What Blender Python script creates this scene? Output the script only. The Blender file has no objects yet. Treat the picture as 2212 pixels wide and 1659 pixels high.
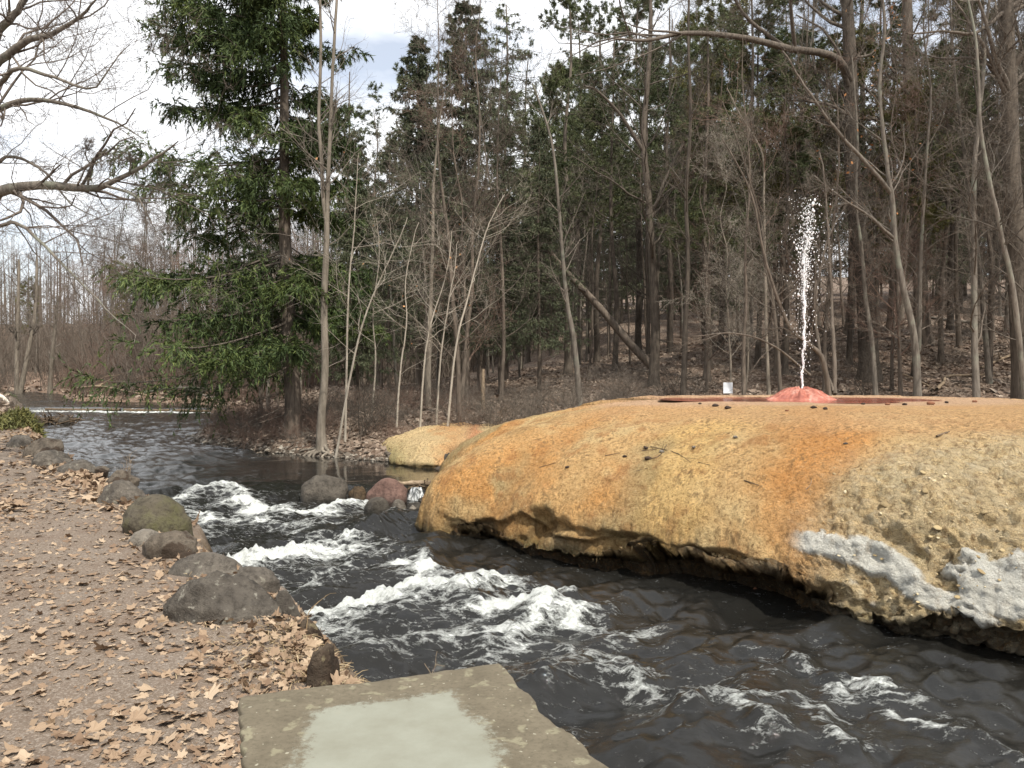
import bpy, math, random
import numpy as np
from mathutils import Vector

# ------------------------------------------------------------------ camera
EYE = 2.45
PITCH = math.atan(29.5 / 1736.0)
scene = bpy.context.scene
cam_data = bpy.data.cameras.new("camera")
cam_data.sensor_width = 36.0
cam_data.lens = 36.0 * 1736.0 / 2212.0
cam_data.clip_start = 0.05
cam_data.clip_end = 2000.0
cam = bpy.data.objects.new("camera", cam_data)
scene.collection.objects.link(cam)
cam.location = (0, 0, EYE)
cam.rotation_euler = (math.radians(90) - PITCH, 0, 0)
scene.camera = cam

# ------------------------------------------------------------------ light
SUN_DIR = Vector((0.30, -0.52, 0.80)).normalized()       # towards the sun
sun_el = math.asin(SUN_DIR.z)
sun_az = math.atan2(SUN_DIR.x, SUN_DIR.y)
world = bpy.data.worlds.new("World")
scene.world = world
world.use_nodes = True
wn, wl = world.node_tree.nodes, world.node_tree.links
wn.clear()
w_out = wn.new("ShaderNodeOutputWorld")
w_bg = wn.new("ShaderNodeBackground")
w_sky = wn.new("ShaderNodeTexSky")
w_sky.sky_type = 'NISHITA'
w_sky.sun_disc = False
w_sky.sun_elevation = sun_el
w_sky.sun_rotation = sun_az
w_bg.inputs[1].default_value = 0.12
# thin bright cloud cover with soft bluish openings
w_tc = wn.new("ShaderNodeTexCoord")
w_map = wn.new("ShaderNodeMapping")
w_map.inputs['Scale'].default_value = (1.0, 1.0, 2.6)
w_map.inputs['Location'].default_value = (3.1, 0.4, 0.2)
w_n = wn.new("ShaderNodeTexNoise")
w_n.inputs['Scale'].default_value = 2.3
w_n.inputs['Detail'].default_value = 6
w_n.inputs['Roughness'].default_value = 0.55
w_r = wn.new("ShaderNodeValToRGB")
w_r.color_ramp.elements[0].position = 0.34
w_r.color_ramp.elements[0].color = (0.38, 0.38, 0.38, 1)
w_r.color_ramp.elements[1].position = 0.50
w_r.color_ramp.elements[1].color = (1, 1, 1, 1)
w_mix = wn.new("ShaderNodeMixRGB")
w_mix.inputs[2].default_value = (9.4, 9.55, 9.8, 1)
wl.new(w_tc.outputs['Generated'], w_map.inputs[0])
wl.new(w_map.outputs[0], w_n.inputs['Vector'])
wl.new(w_n.outputs['Fac'], w_r.inputs[0])
wl.new(w_r.outputs[0], w_mix.inputs[0])
wl.new(w_sky.outputs[0], w_mix.inputs[1])
wl.new(w_mix.outputs[0], w_bg.inputs[0])
wl.new(w_bg.outputs[0], w_out.inputs[0])

sun_data = bpy.data.lights.new("sun", 'SUN')
sun_data.energy = 4.0
sun_data.angle = math.radians(1.2)
sun_data.color = (1.0, 0.94, 0.84)
sun = bpy.data.objects.new("sun", sun_data)
scene.collection.objects.link(sun)
sun.rotation_euler = (-SUN_DIR).to_track_quat('-Z', 'Y').to_euler()

scene.view_settings.view_transform = 'Standard'
scene.view_settings.look = 'None'
scene.view_settings.gamma = 1.0
scene.view_settings.exposure = 0.30
scene.view_settings.use_curve_mapping = False
try:
    scene.cycles.max_bounces = 5
    scene.cycles.diffuse_bounces = 3
    scene.cycles.glossy_bounces = 2
    scene.cycles.transmission_bounces = 2
    scene.cycles.caustics_reflective = False
    scene.cycles.caustics_refractive = False
except Exception:
    pass

# ------------------------------------------------------------------ helpers
F_PX = 1736.0
_cp, _sp = math.cos(PITCH), math.sin(PITCH)

def ray(u, v):
    a, b = (u - 1106.0) / F_PX, (829.5 - v) / F_PX
    return np.array([a, _cp + b * _sp, -_sp + b * _cp])

def on_level(u, v, z):
    """where the sight line through a place in the photograph meets the level z"""
    r = ray(u, v)
    return np.array([0, 0, EYE]) + r * ((z - EYE) / r[2])

def at_depth(u, v, d):
    r = ray(u, v)
    return np.array([0, 0, EYE]) + r * (d / r[1])

def smooth(a, b, x):
    t = np.clip((np.asarray(x, dtype=float) - a) / (b - a), 0, 1)
    return t * t * (3 - 2 * t)

def _hash(ix, iy, iz, seed):
    h = (ix.astype(np.int64) * 374761393 + iy.astype(np.int64) * 668265263
         + iz.astype(np.int64) * 2147483647 + seed * 974634777) & 0xFFFFFFFF
    h = ((h ^ (h >> 13)) * 1274126177) & 0xFFFFFFFF
    h = ((h ^ (h >> 16)) * 2246822519) & 0xFFFFFFFF
    return ((h ^ (h >> 15)) & 0xFFFFFF) / float(0xFFFFFF)

def vnoise(x, y, z=None, seed=0):
    x = np.asarray(x, dtype=float); y = np.asarray(y, dtype=float)
    flat = z is None
    xi, yi = np.floor(x), np.floor(y)
    fx, fy = x - xi, y - yi
    fx = fx * fx * fx * (fx * (fx * 6 - 15) + 10); fy = fy * fy * fy * (fy * (fy * 6 - 15) + 10)
    if flat:
        zi = np.zeros_like(xi)
        a = _hash(xi, yi, zi, seed); b = _hash(xi + 1, yi, zi, seed)
        c = _hash(xi, yi + 1, zi, seed); d = _hash(xi + 1, yi + 1, zi, seed)
        return (a + (b - a) * fx) + ((c + (d - c) * fx) - (a + (b - a) * fx)) * fy
    z = np.asarray(z, dtype=float); zi = np.floor(z); fz = z - zi
    fz = fz * fz * (3 - 2 * fz)
    r = []
    for k in (0, 1):
        a = _hash(xi, yi, zi + k, seed); b = _hash(xi + 1, yi, zi + k, seed)
        c = _hash(xi, yi + 1, zi + k, seed); d = _hash(xi + 1, yi + 1, zi + k, seed)
        e = a + (b - a) * fx; f = c + (d - c) * fx
        r.append(e + (f - e) * fy)
    return r[0] + (r[1] - r[0]) * fz

def fbm(x, y, z=None, seed=0, oct=4, gain=0.5):
    s = 0.0; a = 1.0; t = 0.0
    for o in range(oct):
        f = 2.03 ** o
        s = s + a * (vnoise(x * f + 13.7 * o, y * f - 7.1 * o, None if z is None else z * f + 3.3 * o, seed + o) - 0.5)
        t += a; a *= gain
    return s / t * 2.0         # about -1..1

C = scene.collection

def mesh_of(name, V, faces, material=None, smooth_shade=True, attrs=None, colors=None, mat_index=None):
    """faces: list of integer arrays (n,3) or (n,4)"""
    me = bpy.data.meshes.new(name)
    V = np.ascontiguousarray(V, dtype=np.float32).reshape(-1, 3)
    if not isinstance(faces, list): faces = [faces]
    faces = [np.asarray(f, dtype=np.int32) for f in faces if len(f)]
    me.vertices.add(len(V)); me.vertices.foreach_set('co', V.ravel())
    nl = sum(f.size for f in faces); nf = sum(len(f) for f in faces)
    me.loops.add(nl); me.polygons.add(nf)
    me.loops.foreach_set('vertex_index', np.concatenate([f.ravel() for f in faces]))
    tot = np.concatenate([np.full(len(f), f.shape[1], np.int32) for f in faces])
    start = np.concatenate([[0], np.cumsum(tot)[:-1]]).astype(np.int32)
    me.polygons.foreach_set('loop_start', start)
    me.polygons.foreach_set('loop_total', tot)
    me.polygons.foreach_set('use_smooth', np.full(nf, smooth_shade))
    mats = material if isinstance(material, (list, tuple)) else [material]
    for m in mats:
        if m is not None: me.materials.append(m)
    if mat_index is not None:
        me.polygons.foreach_set('material_index', np.asarray(mat_index, dtype=np.int32))
    for k, a in (attrs or {}).items():
        at = me.attributes.new(k, 'FLOAT', 'POINT'); at.data.foreach_set('value', np.asarray(a, dtype=np.float32).ravel())
    for k, a in (colors or {}).items():
        at = me.attributes.new(k, 'FLOAT_COLOR', 'POINT')
        a = np.asarray(a, dtype=np.float32).reshape(-1, 3)
        at.data.foreach_set('color', np.concatenate([a, np.ones((len(a), 1), np.float32)], 1).ravel())
    me.update(calc_edges=True)
    return me

def obj(name, me, parent=None, loc=None, kind=None):
    o = bpy.data.objects.new(name, me)
    C.objects.link(o)
    if parent is not None: o.parent = parent
    if loc is not None: o.location = tuple(loc)
    if kind: o['kind'] = kind
    return o

def tag(o, label=None, cat=None, group=None, kind=None):
    if label: o['label'] = label
    if cat: o['category'] = cat
    if group: o['group'] = group
    if kind: o['kind'] = kind
    return o

def thing(name, label, cat, loc=(0, 0, 0), rz=0.0, group=None, scale=1.0):
    o = bpy.data.objects.new(name, None)
    o.empty_display_size = 0.2
    C.objects.link(o)
    o.location = tuple(float(a) for a in loc); o.rotation_euler = (0, 0, rz); o.scale = (scale,) * 3
    return tag(o, label, cat, group)

def grid_faces(m, n, wrap=False):
    i = np.arange(m if wrap else m - 1)[:, None]; j = np.arange(n - 1)[None, :]
    i2 = (i + 1) % m
    return np.stack([i * n + j, i2 * n + j, i2 * n + j + 1, i * n + j + 1], -1).reshape(-1, 4)

def tubes(P, R, sides=4, cap=False):
    """P (N,n,3), R (N,n): one tube per row"""
    P = np.asarray(P, dtype=float); R = np.asarray(R, dtype=float)
    N, n, _ = P.shape
    T = np.gradient(P, axis=1)
    T /= np.linalg.norm(T, axis=2, keepdims=True) + 1e-9
    ref = np.where(np.abs(T[:, :1, 2:3]) > 0.8, np.array([1.0, 0.13, 0]), np.array([0, 0.1, 1.0]))
    A = np.cross(T, np.broadcast_to(ref, T.shape)); A /= np.linalg.norm(A, axis=2, keepdims=True) + 1e-9
    B = np.cross(T, A)
    ang = np.arange(sides) / sides * 2 * math.pi
    V = (P[:, :, None, :] + R[:, :, None, None] * (np.cos(ang)[:, None] * A[:, :, None, :] + np.sin(ang)[:, None] * B[:, :, None, :]))
    V = V.reshape(-1, 3)
    base = (np.arange(N) * n * sides)[:, None, None]
    i = (np.arange(n - 1) * sides)[None, :, None]; k = np.arange(sides)[None, None, :]; k2 = (k + 1) % sides
    F = np.stack([base + i + k, base + i + k2, base + i + sides + k2, base + i + sides + k], -1).reshape(-1, 4)
    return V, F

def merge(parts):
    Vs, Fs, off = [], [], 0
    for V, F in parts:
        Vs.append(V); Fs.append(np.asarray(F) + off); off += len(V)
    return np.concatenate(Vs), Fs

def catmull(pts, n):
    pts = np.asarray(pts, dtype=float)
    p = np.vstack([2 * pts[0] - pts[1], pts, 2 * pts[-1] - pts[-2]])
    t = np.linspace(0, len(pts) - 1 - 1e-6, n)
    i = t.astype(int); f = (t - i)[:, None]
    a, b, c, d = p[i], p[i + 1], p[i + 2], p[i + 3]
    return 0.5 * (2 * b + (c - a) * f + (2 * a - 5 * b + 4 * c - d) * f ** 2 + (3 * b - a - 3 * c + d) * f ** 3)

def ico(sub=2):
    import bmesh
    bm = bmesh.new(); bmesh.ops.create_icosphere(bm, subdivisions=sub, radius=1.0)
    V = np.array([v.co[:] for v in bm.verts]); F = np.array([[v.index for v in f.verts] for f in bm.faces]); bm.free()
    return V, F

# ------------------------------------------------------------------ materials
class NT:
    def __init__(s, name):
        s.m = bpy.data.materials.new(name); s.m.use_nodes = True
        s.n, s.l = s.m.node_tree.nodes, s.m.node_tree.links
        s.n.clear()
        s.out = s.n.new('ShaderNodeOutputMaterial'); s.b = s.n.new('ShaderNodeBsdfPrincipled')
        s.l.new(s.b.outputs[0], s.out.inputs[0])
        s.b.inputs['Specular IOR Level'].default_value = 0.25
    def new(s, t, **k):
        nd = s.n.new(t)
        for a, b in k.items(): setattr(nd, a, b)
        return nd
    def set(s, sock, v):
        if isinstance(v, bpy.types.NodeSocket): s.l.new(v, sock)
        elif isinstance(v, (tuple, list)) and sock.type == 'RGBA': sock.default_value = (*v, 1) if len(v) == 3 else v
        else: sock.default_value = v
    def coord(s, scale=(1, 1, 1), kind='Object'):
        t = s.new('ShaderNodeTexCoord'); mp = s.new('ShaderNodeMapping')
        mp.inputs['Scale'].default_value = scale
        s.l.new(t.outputs[kind], mp.inputs[0]); return mp.outputs[0]
    def world_pos(s, scale=(1, 1, 1)):
        t = s.new('ShaderNodeNewGeometry'); mp = s.new('ShaderNodeMapping')
        mp.inputs['Scale'].default_value = scale
        s.l.new(t.outputs['Position'], mp.inputs[0]); return mp.outputs[0]
    def noise(s, scale, vec=None, detail=4, rough=0.55, dist=0.0):
        nd = s.new('ShaderNodeTexNoise'); nd.inputs['Scale'].default_value = scale
        nd.inputs['Detail'].default_value = detail; nd.inputs['Roughness'].default_value = rough
        nd.inputs['Distortion'].default_value = dist
        if vec is not None: s.l.new(vec, nd.inputs['Vector'])
        return nd.outputs['Fac']
    def voro(s, scale, vec=None, feature='F1', out='Distance'):
        nd = s.new('ShaderNodeTexVoronoi'); nd.feature = feature; nd.inputs['Scale'].default_value = scale
        if vec is not None: s.l.new(vec, nd.inputs['Vector'])
        return nd.outputs[out]
    def ramp(s, fac, stops):
        nd = s.new('ShaderNodeValToRGB'); cr = nd.color_ramp
        while len(cr.elements) < len(stops): cr.elements.new(0.5)
        for e, (p, c) in zip(cr.elements, stops):
            e.position = p; e.color = (*c, 1) if isinstance(c, (tuple, list)) else (c, c, c, 1)
        s.l.new(fac, nd.inputs[0]); return nd.outputs[0]
    def mix(s, fac, a, b, mode='MIX'):
        nd = s.new('ShaderNodeMixRGB', blend_type=mode)
        s.set(nd.inputs[0], fac); s.set(nd.inputs[1], a); s.set(nd.inputs[2], b); return nd.outputs[0]
    def math(s, op, a, b=0.0, clamp=False):
        nd = s.new('ShaderNodeMath', operation=op); nd.use_clamp = clamp
        s.set(nd.inputs[0], a); s.set(nd.inputs[1], b); return nd.outputs[0]
    def attr(s, name, out='Fac'):
        nd = s.new('ShaderNodeAttribute'); nd.attribute_name = name; return nd.outputs[out]
    def rand(s):
        return s.new('ShaderNodeObjectInfo').outputs['Random']
    def bump(s, h, strength=0.5, dist=0.02, normal=None):
        nd = s.new('ShaderNodeBump'); nd.inputs['Strength'].default_value = strength
        nd.inputs['Distance'].default_value = dist; s.l.new(h, nd.inputs['Height'])
        if normal is not None: s.l.new(normal, nd.inputs['Normal'])
        s.l.new(nd.outputs[0], s.b.inputs['Normal']); return nd.outputs[0]
    def base(s, c): s.set(s.b.inputs['Base Color'], c)
    def rough(s, r): s.set(s.b.inputs['Roughness'], r)

def bark_material(name, dark, light, scale=1.0, lichen=None, vary=0.25):
    t = NT(name)
    v = t.coord((9 * scale, 9 * scale, 1.6 * scale))
    n1 = t.noise(1.6, v, 5, 0.65)
    c = t.ramp(n1, [(0.32, dark), (0.62, light)])
    c = t.mix(t.math('MULTIPLY', t.noise(0.45, t.coord((1, 1, 1)), 3), 0.5), c, tuple(0.55 * a for a in light))
    if lichen:
        c = t.mix(t.ramp(t.noise(2.2, t.coord((1, 1, 0.7)), 4), [(0.52, 0.0), (0.64, 0.7)]), c, lichen)
    hv = t.new('ShaderNodeHueSaturation'); t.l.new(c, hv.inputs['Color'])
    t.l.new(t.math('ADD', t.math('MULTIPLY', t.rand(), 2 * vary), 1 - vary), hv.inputs['Value'])
    t.base(hv.outputs[0]); t.rough(0.9)
    t.bump(n1, 0.8, 0.03)
    return t.m

M_bark_dark = bark_material('bark_dark', (0.050, 0.041, 0.032), (0.165, 0.136, 0.108))
M_bark_brown = bark_material('bark_brown', (0.055, 0.044, 0.034), (0.195, 0.158, 0.125))
M_bark_grey = bark_material('bark_grey', (0.075, 0.062, 0.05), (0.23, 0.20, 0.165), lichen=(0.22, 0.23, 0.18))
M_bark_pale = bark_material('bark_pale', (0.11, 0.092, 0.07), (0.29, 0.25, 0.20), 0.7)
M_twig = bark_material('twig', (0.072, 0.058, 0.046), (0.165, 0.138, 0.112), vary=0.35)
M_twig_grey = bark_material('twig_grey', (0.088, 0.074, 0.061), (0.205, 0.176, 0.145), vary=0.3)
M_twig_red = bark_material('twig_red', (0.11, 0.072, 0.056), (0.24, 0.165, 0.128), vary=0.3)
M_twig_pale = bark_material('twig_pale', (0.25, 0.22, 0.175), (0.45, 0.40, 0.33), vary=0.15)

def needle_material(name, a, b, c_):
    t = NT(name)
    k = t.attr('shade')
    c = t.ramp(k, [(0.0, a), (0.55, b), (1.0, c_)])
    hv = t.new('ShaderNodeHueSaturation'); t.l.new(c, hv.inputs['Color'])
    t.l.new(t.math('ADD', t.math('MULTIPLY', t.rand(), 0.4), 0.8), hv.inputs['Value'])
    t.base(hv.outputs[0]); t.rough(0.65)
    t.b.inputs['Specular IOR Level'].default_value = 0.3
    return t.m

M_spruce = needle_material('spruce_needles', (0.022, 0.038, 0.013), (0.055, 0.084, 0.024), (0.14, 0.17, 0.046))
M_twig_far_sunlit = bark_material('twig_far_sunlit', (0.12, 0.096, 0.076), (0.245, 0.20, 0.16), vary=0.2)  # paler than the nearer twigs: sunlight on distant trees put into the colour
M_spruce_far = needle_material('spruce_needles_olive', (0.040, 0.050, 0.028), (0.088, 0.102, 0.056), (0.165, 0.175, 0.095))
M_pine = needle_material('pine_needles', (0.048, 0.064, 0.028), (0.100, 0.120, 0.052), (0.19, 0.20, 0.088))
M_pine_gold = needle_material('pine_needles_yellow', (0.07, 0.075, 0.025), (0.14, 0.14, 0.045), (0.22, 0.19, 0.06))

def dead_leaf_material(name, cols, rnd='attr'):
    t = NT(name)
    k = t.attr('shade') if rnd == 'attr' else t.rand()
    c = t.ramp(k, [(i / (len(cols) - 1), q) for i, q in enumerate(cols)])
    c = t.mix(t.math('MULTIPLY', t.noise(60, t.coord(), 3), 0.35), c, (0.12, 0.07, 0.04))
    t.base(c); t.rough(0.75)
    return t.m
LEAFC = [(0.10, 0.062, 0.042), (0.20, 0.135, 0.088), (0.29, 0.205, 0.135), (0.375, 0.28, 0.19), (0.48, 0.375, 0.265)]
M_leaf = dead_leaf_material('dead_leaf', LEAFC)
M_leaf_one = dead_leaf_material('dead_leaf_single', LEAFC[1:], 'rand')
M_leaf_wood = dead_leaf_material('dead_leaf_wood', [(0.08, 0.058, 0.042), (0.20, 0.15, 0.115), (0.34, 0.27, 0.21), (0.50, 0.42, 0.34)])
M_leaf_orange = dead_leaf_material('beech_leaf', [(0.30, 0.12, 0.04), (0.50, 0.22, 0.08), (0.55, 0.30, 0.14)])

def rock_material(name, dark, light, patch=None, patch_amt=(0.55, 0.68), lich=None, wet=False):
    t = NT(name)
    v = t.coord()
    n1 = t.noise(5, v, 6, 0.6); n2 = t.noise(38, v, 5, 0.7)
    c = t.ramp(n1, [(0.3, dark), (0.68, light)])
    c = t.mix(t.math('MULTIPLY', n2, 0.55), c, tuple(0.6 * x for x in light))
    if patch: c = t.mix(t.ramp(t.noise(3.4, v, 5, 0.6), [(patch_amt[0], 0.0), (patch_amt[1], 0.9)]), c, patch)
    c = t.mix(t.ramp(t.noise(14, v, 6, 0.8), [(0.40, 0.55), (0.52, 0.0)]), c, tuple(0.35 * x for x in dark))
    if lich: c = t.mix(t.ramp(t.noise(15, v, 4, 0.6), [(0.60, 0.0), (0.66, 0.6)]), c, lich)
    # dark water stain on whatever stands in the river
    g = t.new('ShaderNodeNewGeometry'); sp = t.new('ShaderNodeSeparateXYZ'); t.l.new(g.outputs['Position'], sp.inputs[0])
    zz = t.math('ADD', sp.outputs['Z'], t.math('MULTIPLY', n1, 0.22))
    if wet:
        wf = t.ramp(zz, [(0.16, 0.85), (0.34, 0.0)])
        c = t.mix(wf, c, (0.018, 0.016, 0.012))
        t.rough(t.ramp(zz, [(0.16, 0.25), (0.36, 0.8)]))
    else: t.rough(0.85)
    t.base(c)
    n5 = t.noise(16, v, 6, 0.75); n6 = t.voro(7, v, 'DISTANCE_TO_EDGE')
    t.bump(t.math('ADD', t.math('ADD', n1, t.math('MULTIPLY', n2, 0.45)), t.math('MULTIPLY', n5, 0.9)), 0.9, 0.05)
    return t.m
# ------------------------------------------------------------------ lie of the land
LEFT = np.array([(9, -9), (3.0, -.5), (1.2, 1.8), (0.6, 2.5), (0.3, 3.0), (-.05, 3.5), (-.3, 4.0), (-.70, 4.5), (-1.22, 5.65), (-1.98, 6.75),
                 (-2.65, 7.45), (-3.55, 9.25), (-5.4, 11.6), (-7.25, 13.9), (-9.7, 17.4), (-13.5, 23), (-16.8, 27.8), (-21.0, 34.7),
                 (-26, 42.7), (-34, 55), (-43, 68.5), (-66, 80), (-110, 92)], float)
RIGHT = np.array([(22, -9), (16, 2), (10, 8), (5.5, 10.5), (2.5, 12.5), (0.5, 15.5), (-1.0, 17.2), (-2.85, 19.6), (-4.87, 20.75), (-6.4, 21.9), (-9.0, 24.0),
                  (-10.6, 26.5), (-11.6, 29.5), (-13.5, 38), (-16, 42.5), (-17.6, 47), (-20.9, 50.5), (-29.6, 54.0), (-34, 61), (-39.5, 70.0),
                  (-60, 90), (-110, 104)], float)

def dist_poly(x, y, P):
    best = np.full(x.shape, 1e9)
    for a, b in zip(P[:-1], P[1:]):
        d = b - a; t = np.clip(((x - a[0]) * d[0] + (y - a[1]) * d[1]) / (d @ d), 0, 1)
        best = np.minimum(best, np.hypot(x - a[0] - t * d[0], y - a[1] - t * d[1]))
    return best

_RIV = np.vstack([LEFT, RIGHT[::-1]])
def inside(x, y, P):
    c = np.zeros(x.shape, bool)
    for a, b in zip(P, np.roll(P, -1, 0)):
        cond = (a[1] > y) != (b[1] > y)
        with np.errstate(divide='ignore', invalid='ignore'):
            xx = (b[0] - a[0]) * (y - a[1]) / (b[1] - a[1] + 1e-12) + a[0]
        c ^= cond & (x < xx)
    return c

def sides(x, y):
    """signed distances outwards of the left and right bank lines (+ on land)"""
    dl, dr = dist_poly(x, y, LEFT), dist_poly(x, y, RIGHT)
    riv = inside(x, y, _RIV)
    left = (~riv) & (dl < dr)
    return np.where(left, dl, -dl), np.where((~riv) & (~left), dr, -dr), riv, left

def level(x, y):
    """height of the undisturbed river surface"""
    drop = 15.2 + 0.25 * np.sin(x * 0.9)
    wide = np.where(x > -2.0, 0.10, 1.0)
    w = 0.20 * smooth(-wide, wide, y - drop)
    weir = 44.0 + (x + 20) * (-0.16)
    return w + 0.18 * smooth(-.25, .1, y - weir)

def far_ground(x, y, s):
    w = np.where(y > 41, .36, .2)
    hmax = np.interp(x, [-14, -6, 0, 4, 8.5, 16, 30, 60], [0.1, 0.35, 0.8, 1.5, 2.5, 3.2, 4.3, 5.0])
    h = w * smooth(-0.3, 0.0, s) + 0.30 * smooth(0, .7, s) + 0.35 * smooth(0.8, 7, s)
    h = h + hmax * smooth(18.5, 35, y + 0.12 * (x - 8)) * smooth(1, 9, s)
    h = h + (0.03 * np.maximum(y - 35, 0) + .10 * np.maximum(y - 52, 0)) * smooth(-8, 6, x - .0 * y)
    h = np.where(y > 150, np.minimum(h, 26), h)
    h = h + smooth(-14, -30, x) * (1.1 * smooth(1, 6, s) + 10.0 * smooth(8, 70, s))
    n = fbm(x * .22, y * .22, seed=3, oct=5) * .55 + fbm(x * 1.3, y * 1.3, seed=9, oct=3) * .10
    return h + n * smooth(0.3, 5, s)

def left_ground(x, y, s):
    edge = 0.62 + 0.06 * np.sin(y * 2.1) 
    h = -0.5 + (edge + .5) * smooth(-0.42, 0.10, s) + (0.85 - edge) * smooth(0.05, 0.45, s)
    h = h + 0.02 * fbm(x * 1.1, y * 1.1, seed=21, oct=4) * smooth(0, .5, s)
    h = h + 0.35 * smooth(9, 20, s) + 3.5 * smooth(20, 70, s)
    h = h + .25 * smooth(24, 40, y) * smooth(0.5, 2.5, s)
    return h

def ground_z(x, y):
    x = np.atleast_1d(np.asarray(x, float)); y = np.atleast_1d(np.asarray(y, float))
    sl, sr, riv, left = sides(x, y)
    f = far_ground(x, y, sr); l = left_ground(x, y, sl)
    bed = -0.55
    h = np.maximum(np.where(left | (riv & (sl > -0.8) & (sl > sr)), l, -9), np.where(~left, f * smooth(-.35, 0, sr) + bed * (1 - smooth(-.35, 0, sr)), -9))
    return np.maximum(h, bed)

def gz(x, y): return float(ground_z(x, y)[0])

def on_ground(u, v):
    """first point of the land met by the sight line through a place in the photograph"""
    r = ray(u, v); d = np.concatenate([np.arange(2, 30, .05), np.arange(30, 140, .3)])
    p = np.array([0, 0, EYE])[None] + r[None] * d[:, None]
    under = p[:, 2] < ground_z(p[:, 0], p[:, 1])
    k = int(np.argmax(under)) if under.any() else len(d) - 1
    return p[k]

# ---------------- ground sheet (wood floor, river bed, far hills)
def axis(a, b, fine, coarse, f0, f1):
    out = [a]
    while out[-1] < b:
        x = out[-1]
        dd = max(f0 - x, x - f1, 0)
        out.append(x + min(coarse, fine + dd * 0.06))
    return np.array(out)
gx = axis(-260, 260, 0.19, 8, -10, 14); gy = axis(-60, 420, 0.19, 8, 17, 34)
X, Y = np.meshgrid(gx, gy, indexing='ij')
sl, sr, riv, left = sides(X, Y)
Z = np.maximum(far_ground(X, Y, sr) * smooth(-.35, 0, sr) - 0.55 * (1 - smooth(-.35, 0, sr)), -0.55)
Z = np.where(left, np.where(sl > .6, left_ground(X, Y, sl) - 0.06, -0.55), Z)
Z = Z + np.where(~riv & ~left & (Y < 60), 0.05 * fbm(X * 4, Y * 4, seed=5, oct=3), 0)

t = NT('wood_floor')
v = t.world_pos()
n1 = t.noise(0.8, v, 6, 0.6); n2 = t.voro(17, v, out='Color'); n3 = t.noise(30, v, 4, 0.7)
sepc = t.new('ShaderNodeSeparateColor'); t.l.new(n2, sepc.inputs[0])
c = t.ramp(sepc.outputs[0], [(0.0, (0.07, 0.052, 0.038)), (0.4, (0.165, 0.125, 0.095)), (0.75, (0.28, 0.22, 0.17)), (1.0, (0.42, 0.35, 0.28))])
c = t.mix(t.ramp(n1, [(0.35, 0.0), (0.7, 0.55)]), c, (0.17, 0.095, 0.06))
gpos = t.new('ShaderNodeSeparateXYZ'); t.l.new(v, gpos.inputs[0])
# leaf cover of the upstream banks is redder
c = t.mix(t.math('MULTIPLY', t.math('LESS_THAN', gpos.outputs['X'], -13.0), 0.6), c, (0.25, 0.165, 0.115))
wet = t.ramp(t.math('ADD', gpos.outputs['Z'], t.math('MULTIPLY', n1, 0.15)), [(0.22, 1.0), (0.46, 0.0)])
c = t.mix(wet, c, (0.035, 0.028, 0.02))
t.base(c); t.rough(0.9)
t.bump(t.math('ADD', n3, sepc.outputs[1]), 0.9, 0.05)
M_floor = t.m
V = np.stack([X, Y, Z], -1).reshape(-1, 3)
ground = obj('ground', mesh_of('ground', V, [grid_faces(len(gx), len(gy))], M_floor), kind='structure')
del V

# ---------------- path on the left bank
ys = [-6.0]
while ys[-1] < 100: ys.append(ys[-1] + max(.045, .012 * ys[-1]) if ys[-1] > 2 else ys[-1] + .25)
ys = np.array(ys)
LM = LEFT[np.argsort(LEFT[:, 1])]
xe = np.interp(ys, LM[:, 1], LM[:, 0])
sgrid = np.concatenate([np.linspace(-0.75, 0.6, 46), 0.6 + np.cumsum(np.linspace(.03, .16, 60)), 6.5 + np.cumsum(np.linspace(.3, 4, 24))])
slope = np.gradient(xe, ys); k = 1 / np.sqrt(1 + slope ** 2)
PX = xe[:, None] - sgrid[None, :] / np.maximum(k, .3)[:, None]
PY = np.repeat(ys[:, None], len(sgrid), 1)
sl, sr, riv, left = sides(PX, PY)
PZ = left_ground(PX, PY, sl)
PZ = PZ + (0.012 * fbm(PX * 6, PY * 6, seed=31, oct=3)) * smooth(.1, .4, sl)
edge = smooth(-.5, -.05, sl) * (1 - smooth(.15, .5, sl))
PZ = PZ + edge * 0.10 * fbm(PX * 5, PY * 5, seed=33, oct=4)
PZ = np.where(sl < -0.6, np.minimum(PZ, -0.5), PZ)
t = NT('path_gravel')
v = t.world_pos()
n1 = t.noise(0.9, v, 5, 0.6); n2 = t.noise(130, v, 4, 0.75); n3 = t.voro(95, v, out='Color')
sepc = t.new('ShaderNodeSeparateColor'); t.l.new(n3, sepc.inputs[0])
c = t.ramp(n1, [(0.35, (0.225, 0.170, 0.120)), (0.55, (0.265, 0.21, 0.158)), (0.72, (0.255, 0.228, 0.198))])
c = t.mix(0.45, c, t.ramp(sepc.outputs[0], [(0.0, (0.085, 0.065, 0.05)), (0.6, (0.23, 0.18, 0.145)), (1.0, (0.46, 0.41, 0.36))]))
c = t.mix(t.ramp(n2, [(0.42, 0.5), (0.6, 0.0)]), c, (0.10, 0.072, 0.052))
c = t.mix(t.ramp(t.noise(3.1, v, 5, 0.6), [(0.5, 0.0), (0.72, 0.5)]), c, (0.145, 0.092, 0.062))
sp = t.new('ShaderNodeSeparateXYZ'); t.l.new(v, sp.inputs[0])
bank = t.ramp(t.math('ADD', sp.outputs['Z'], t.math('MULTIPLY', n1, 0.2)), [(0.58, 1.0), (0.80, 0.0)])
bankc = t.ramp(t.noise(9, v, 5, 0.7), [(0.35, (0.035, 0.026, 0.018)), (0.6, (0.12, 0.085, 0.05)), (0.75, (0.22, 0.17, 0.10))])
c = t.mix(bank, c, bankc)
t.base(c); t.rough(0.92)
t.bump(t.math('ADD', n2, t.math('MULTIPLY', sepc.outputs[1], 0.8)), 0.7, 0.012)
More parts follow.
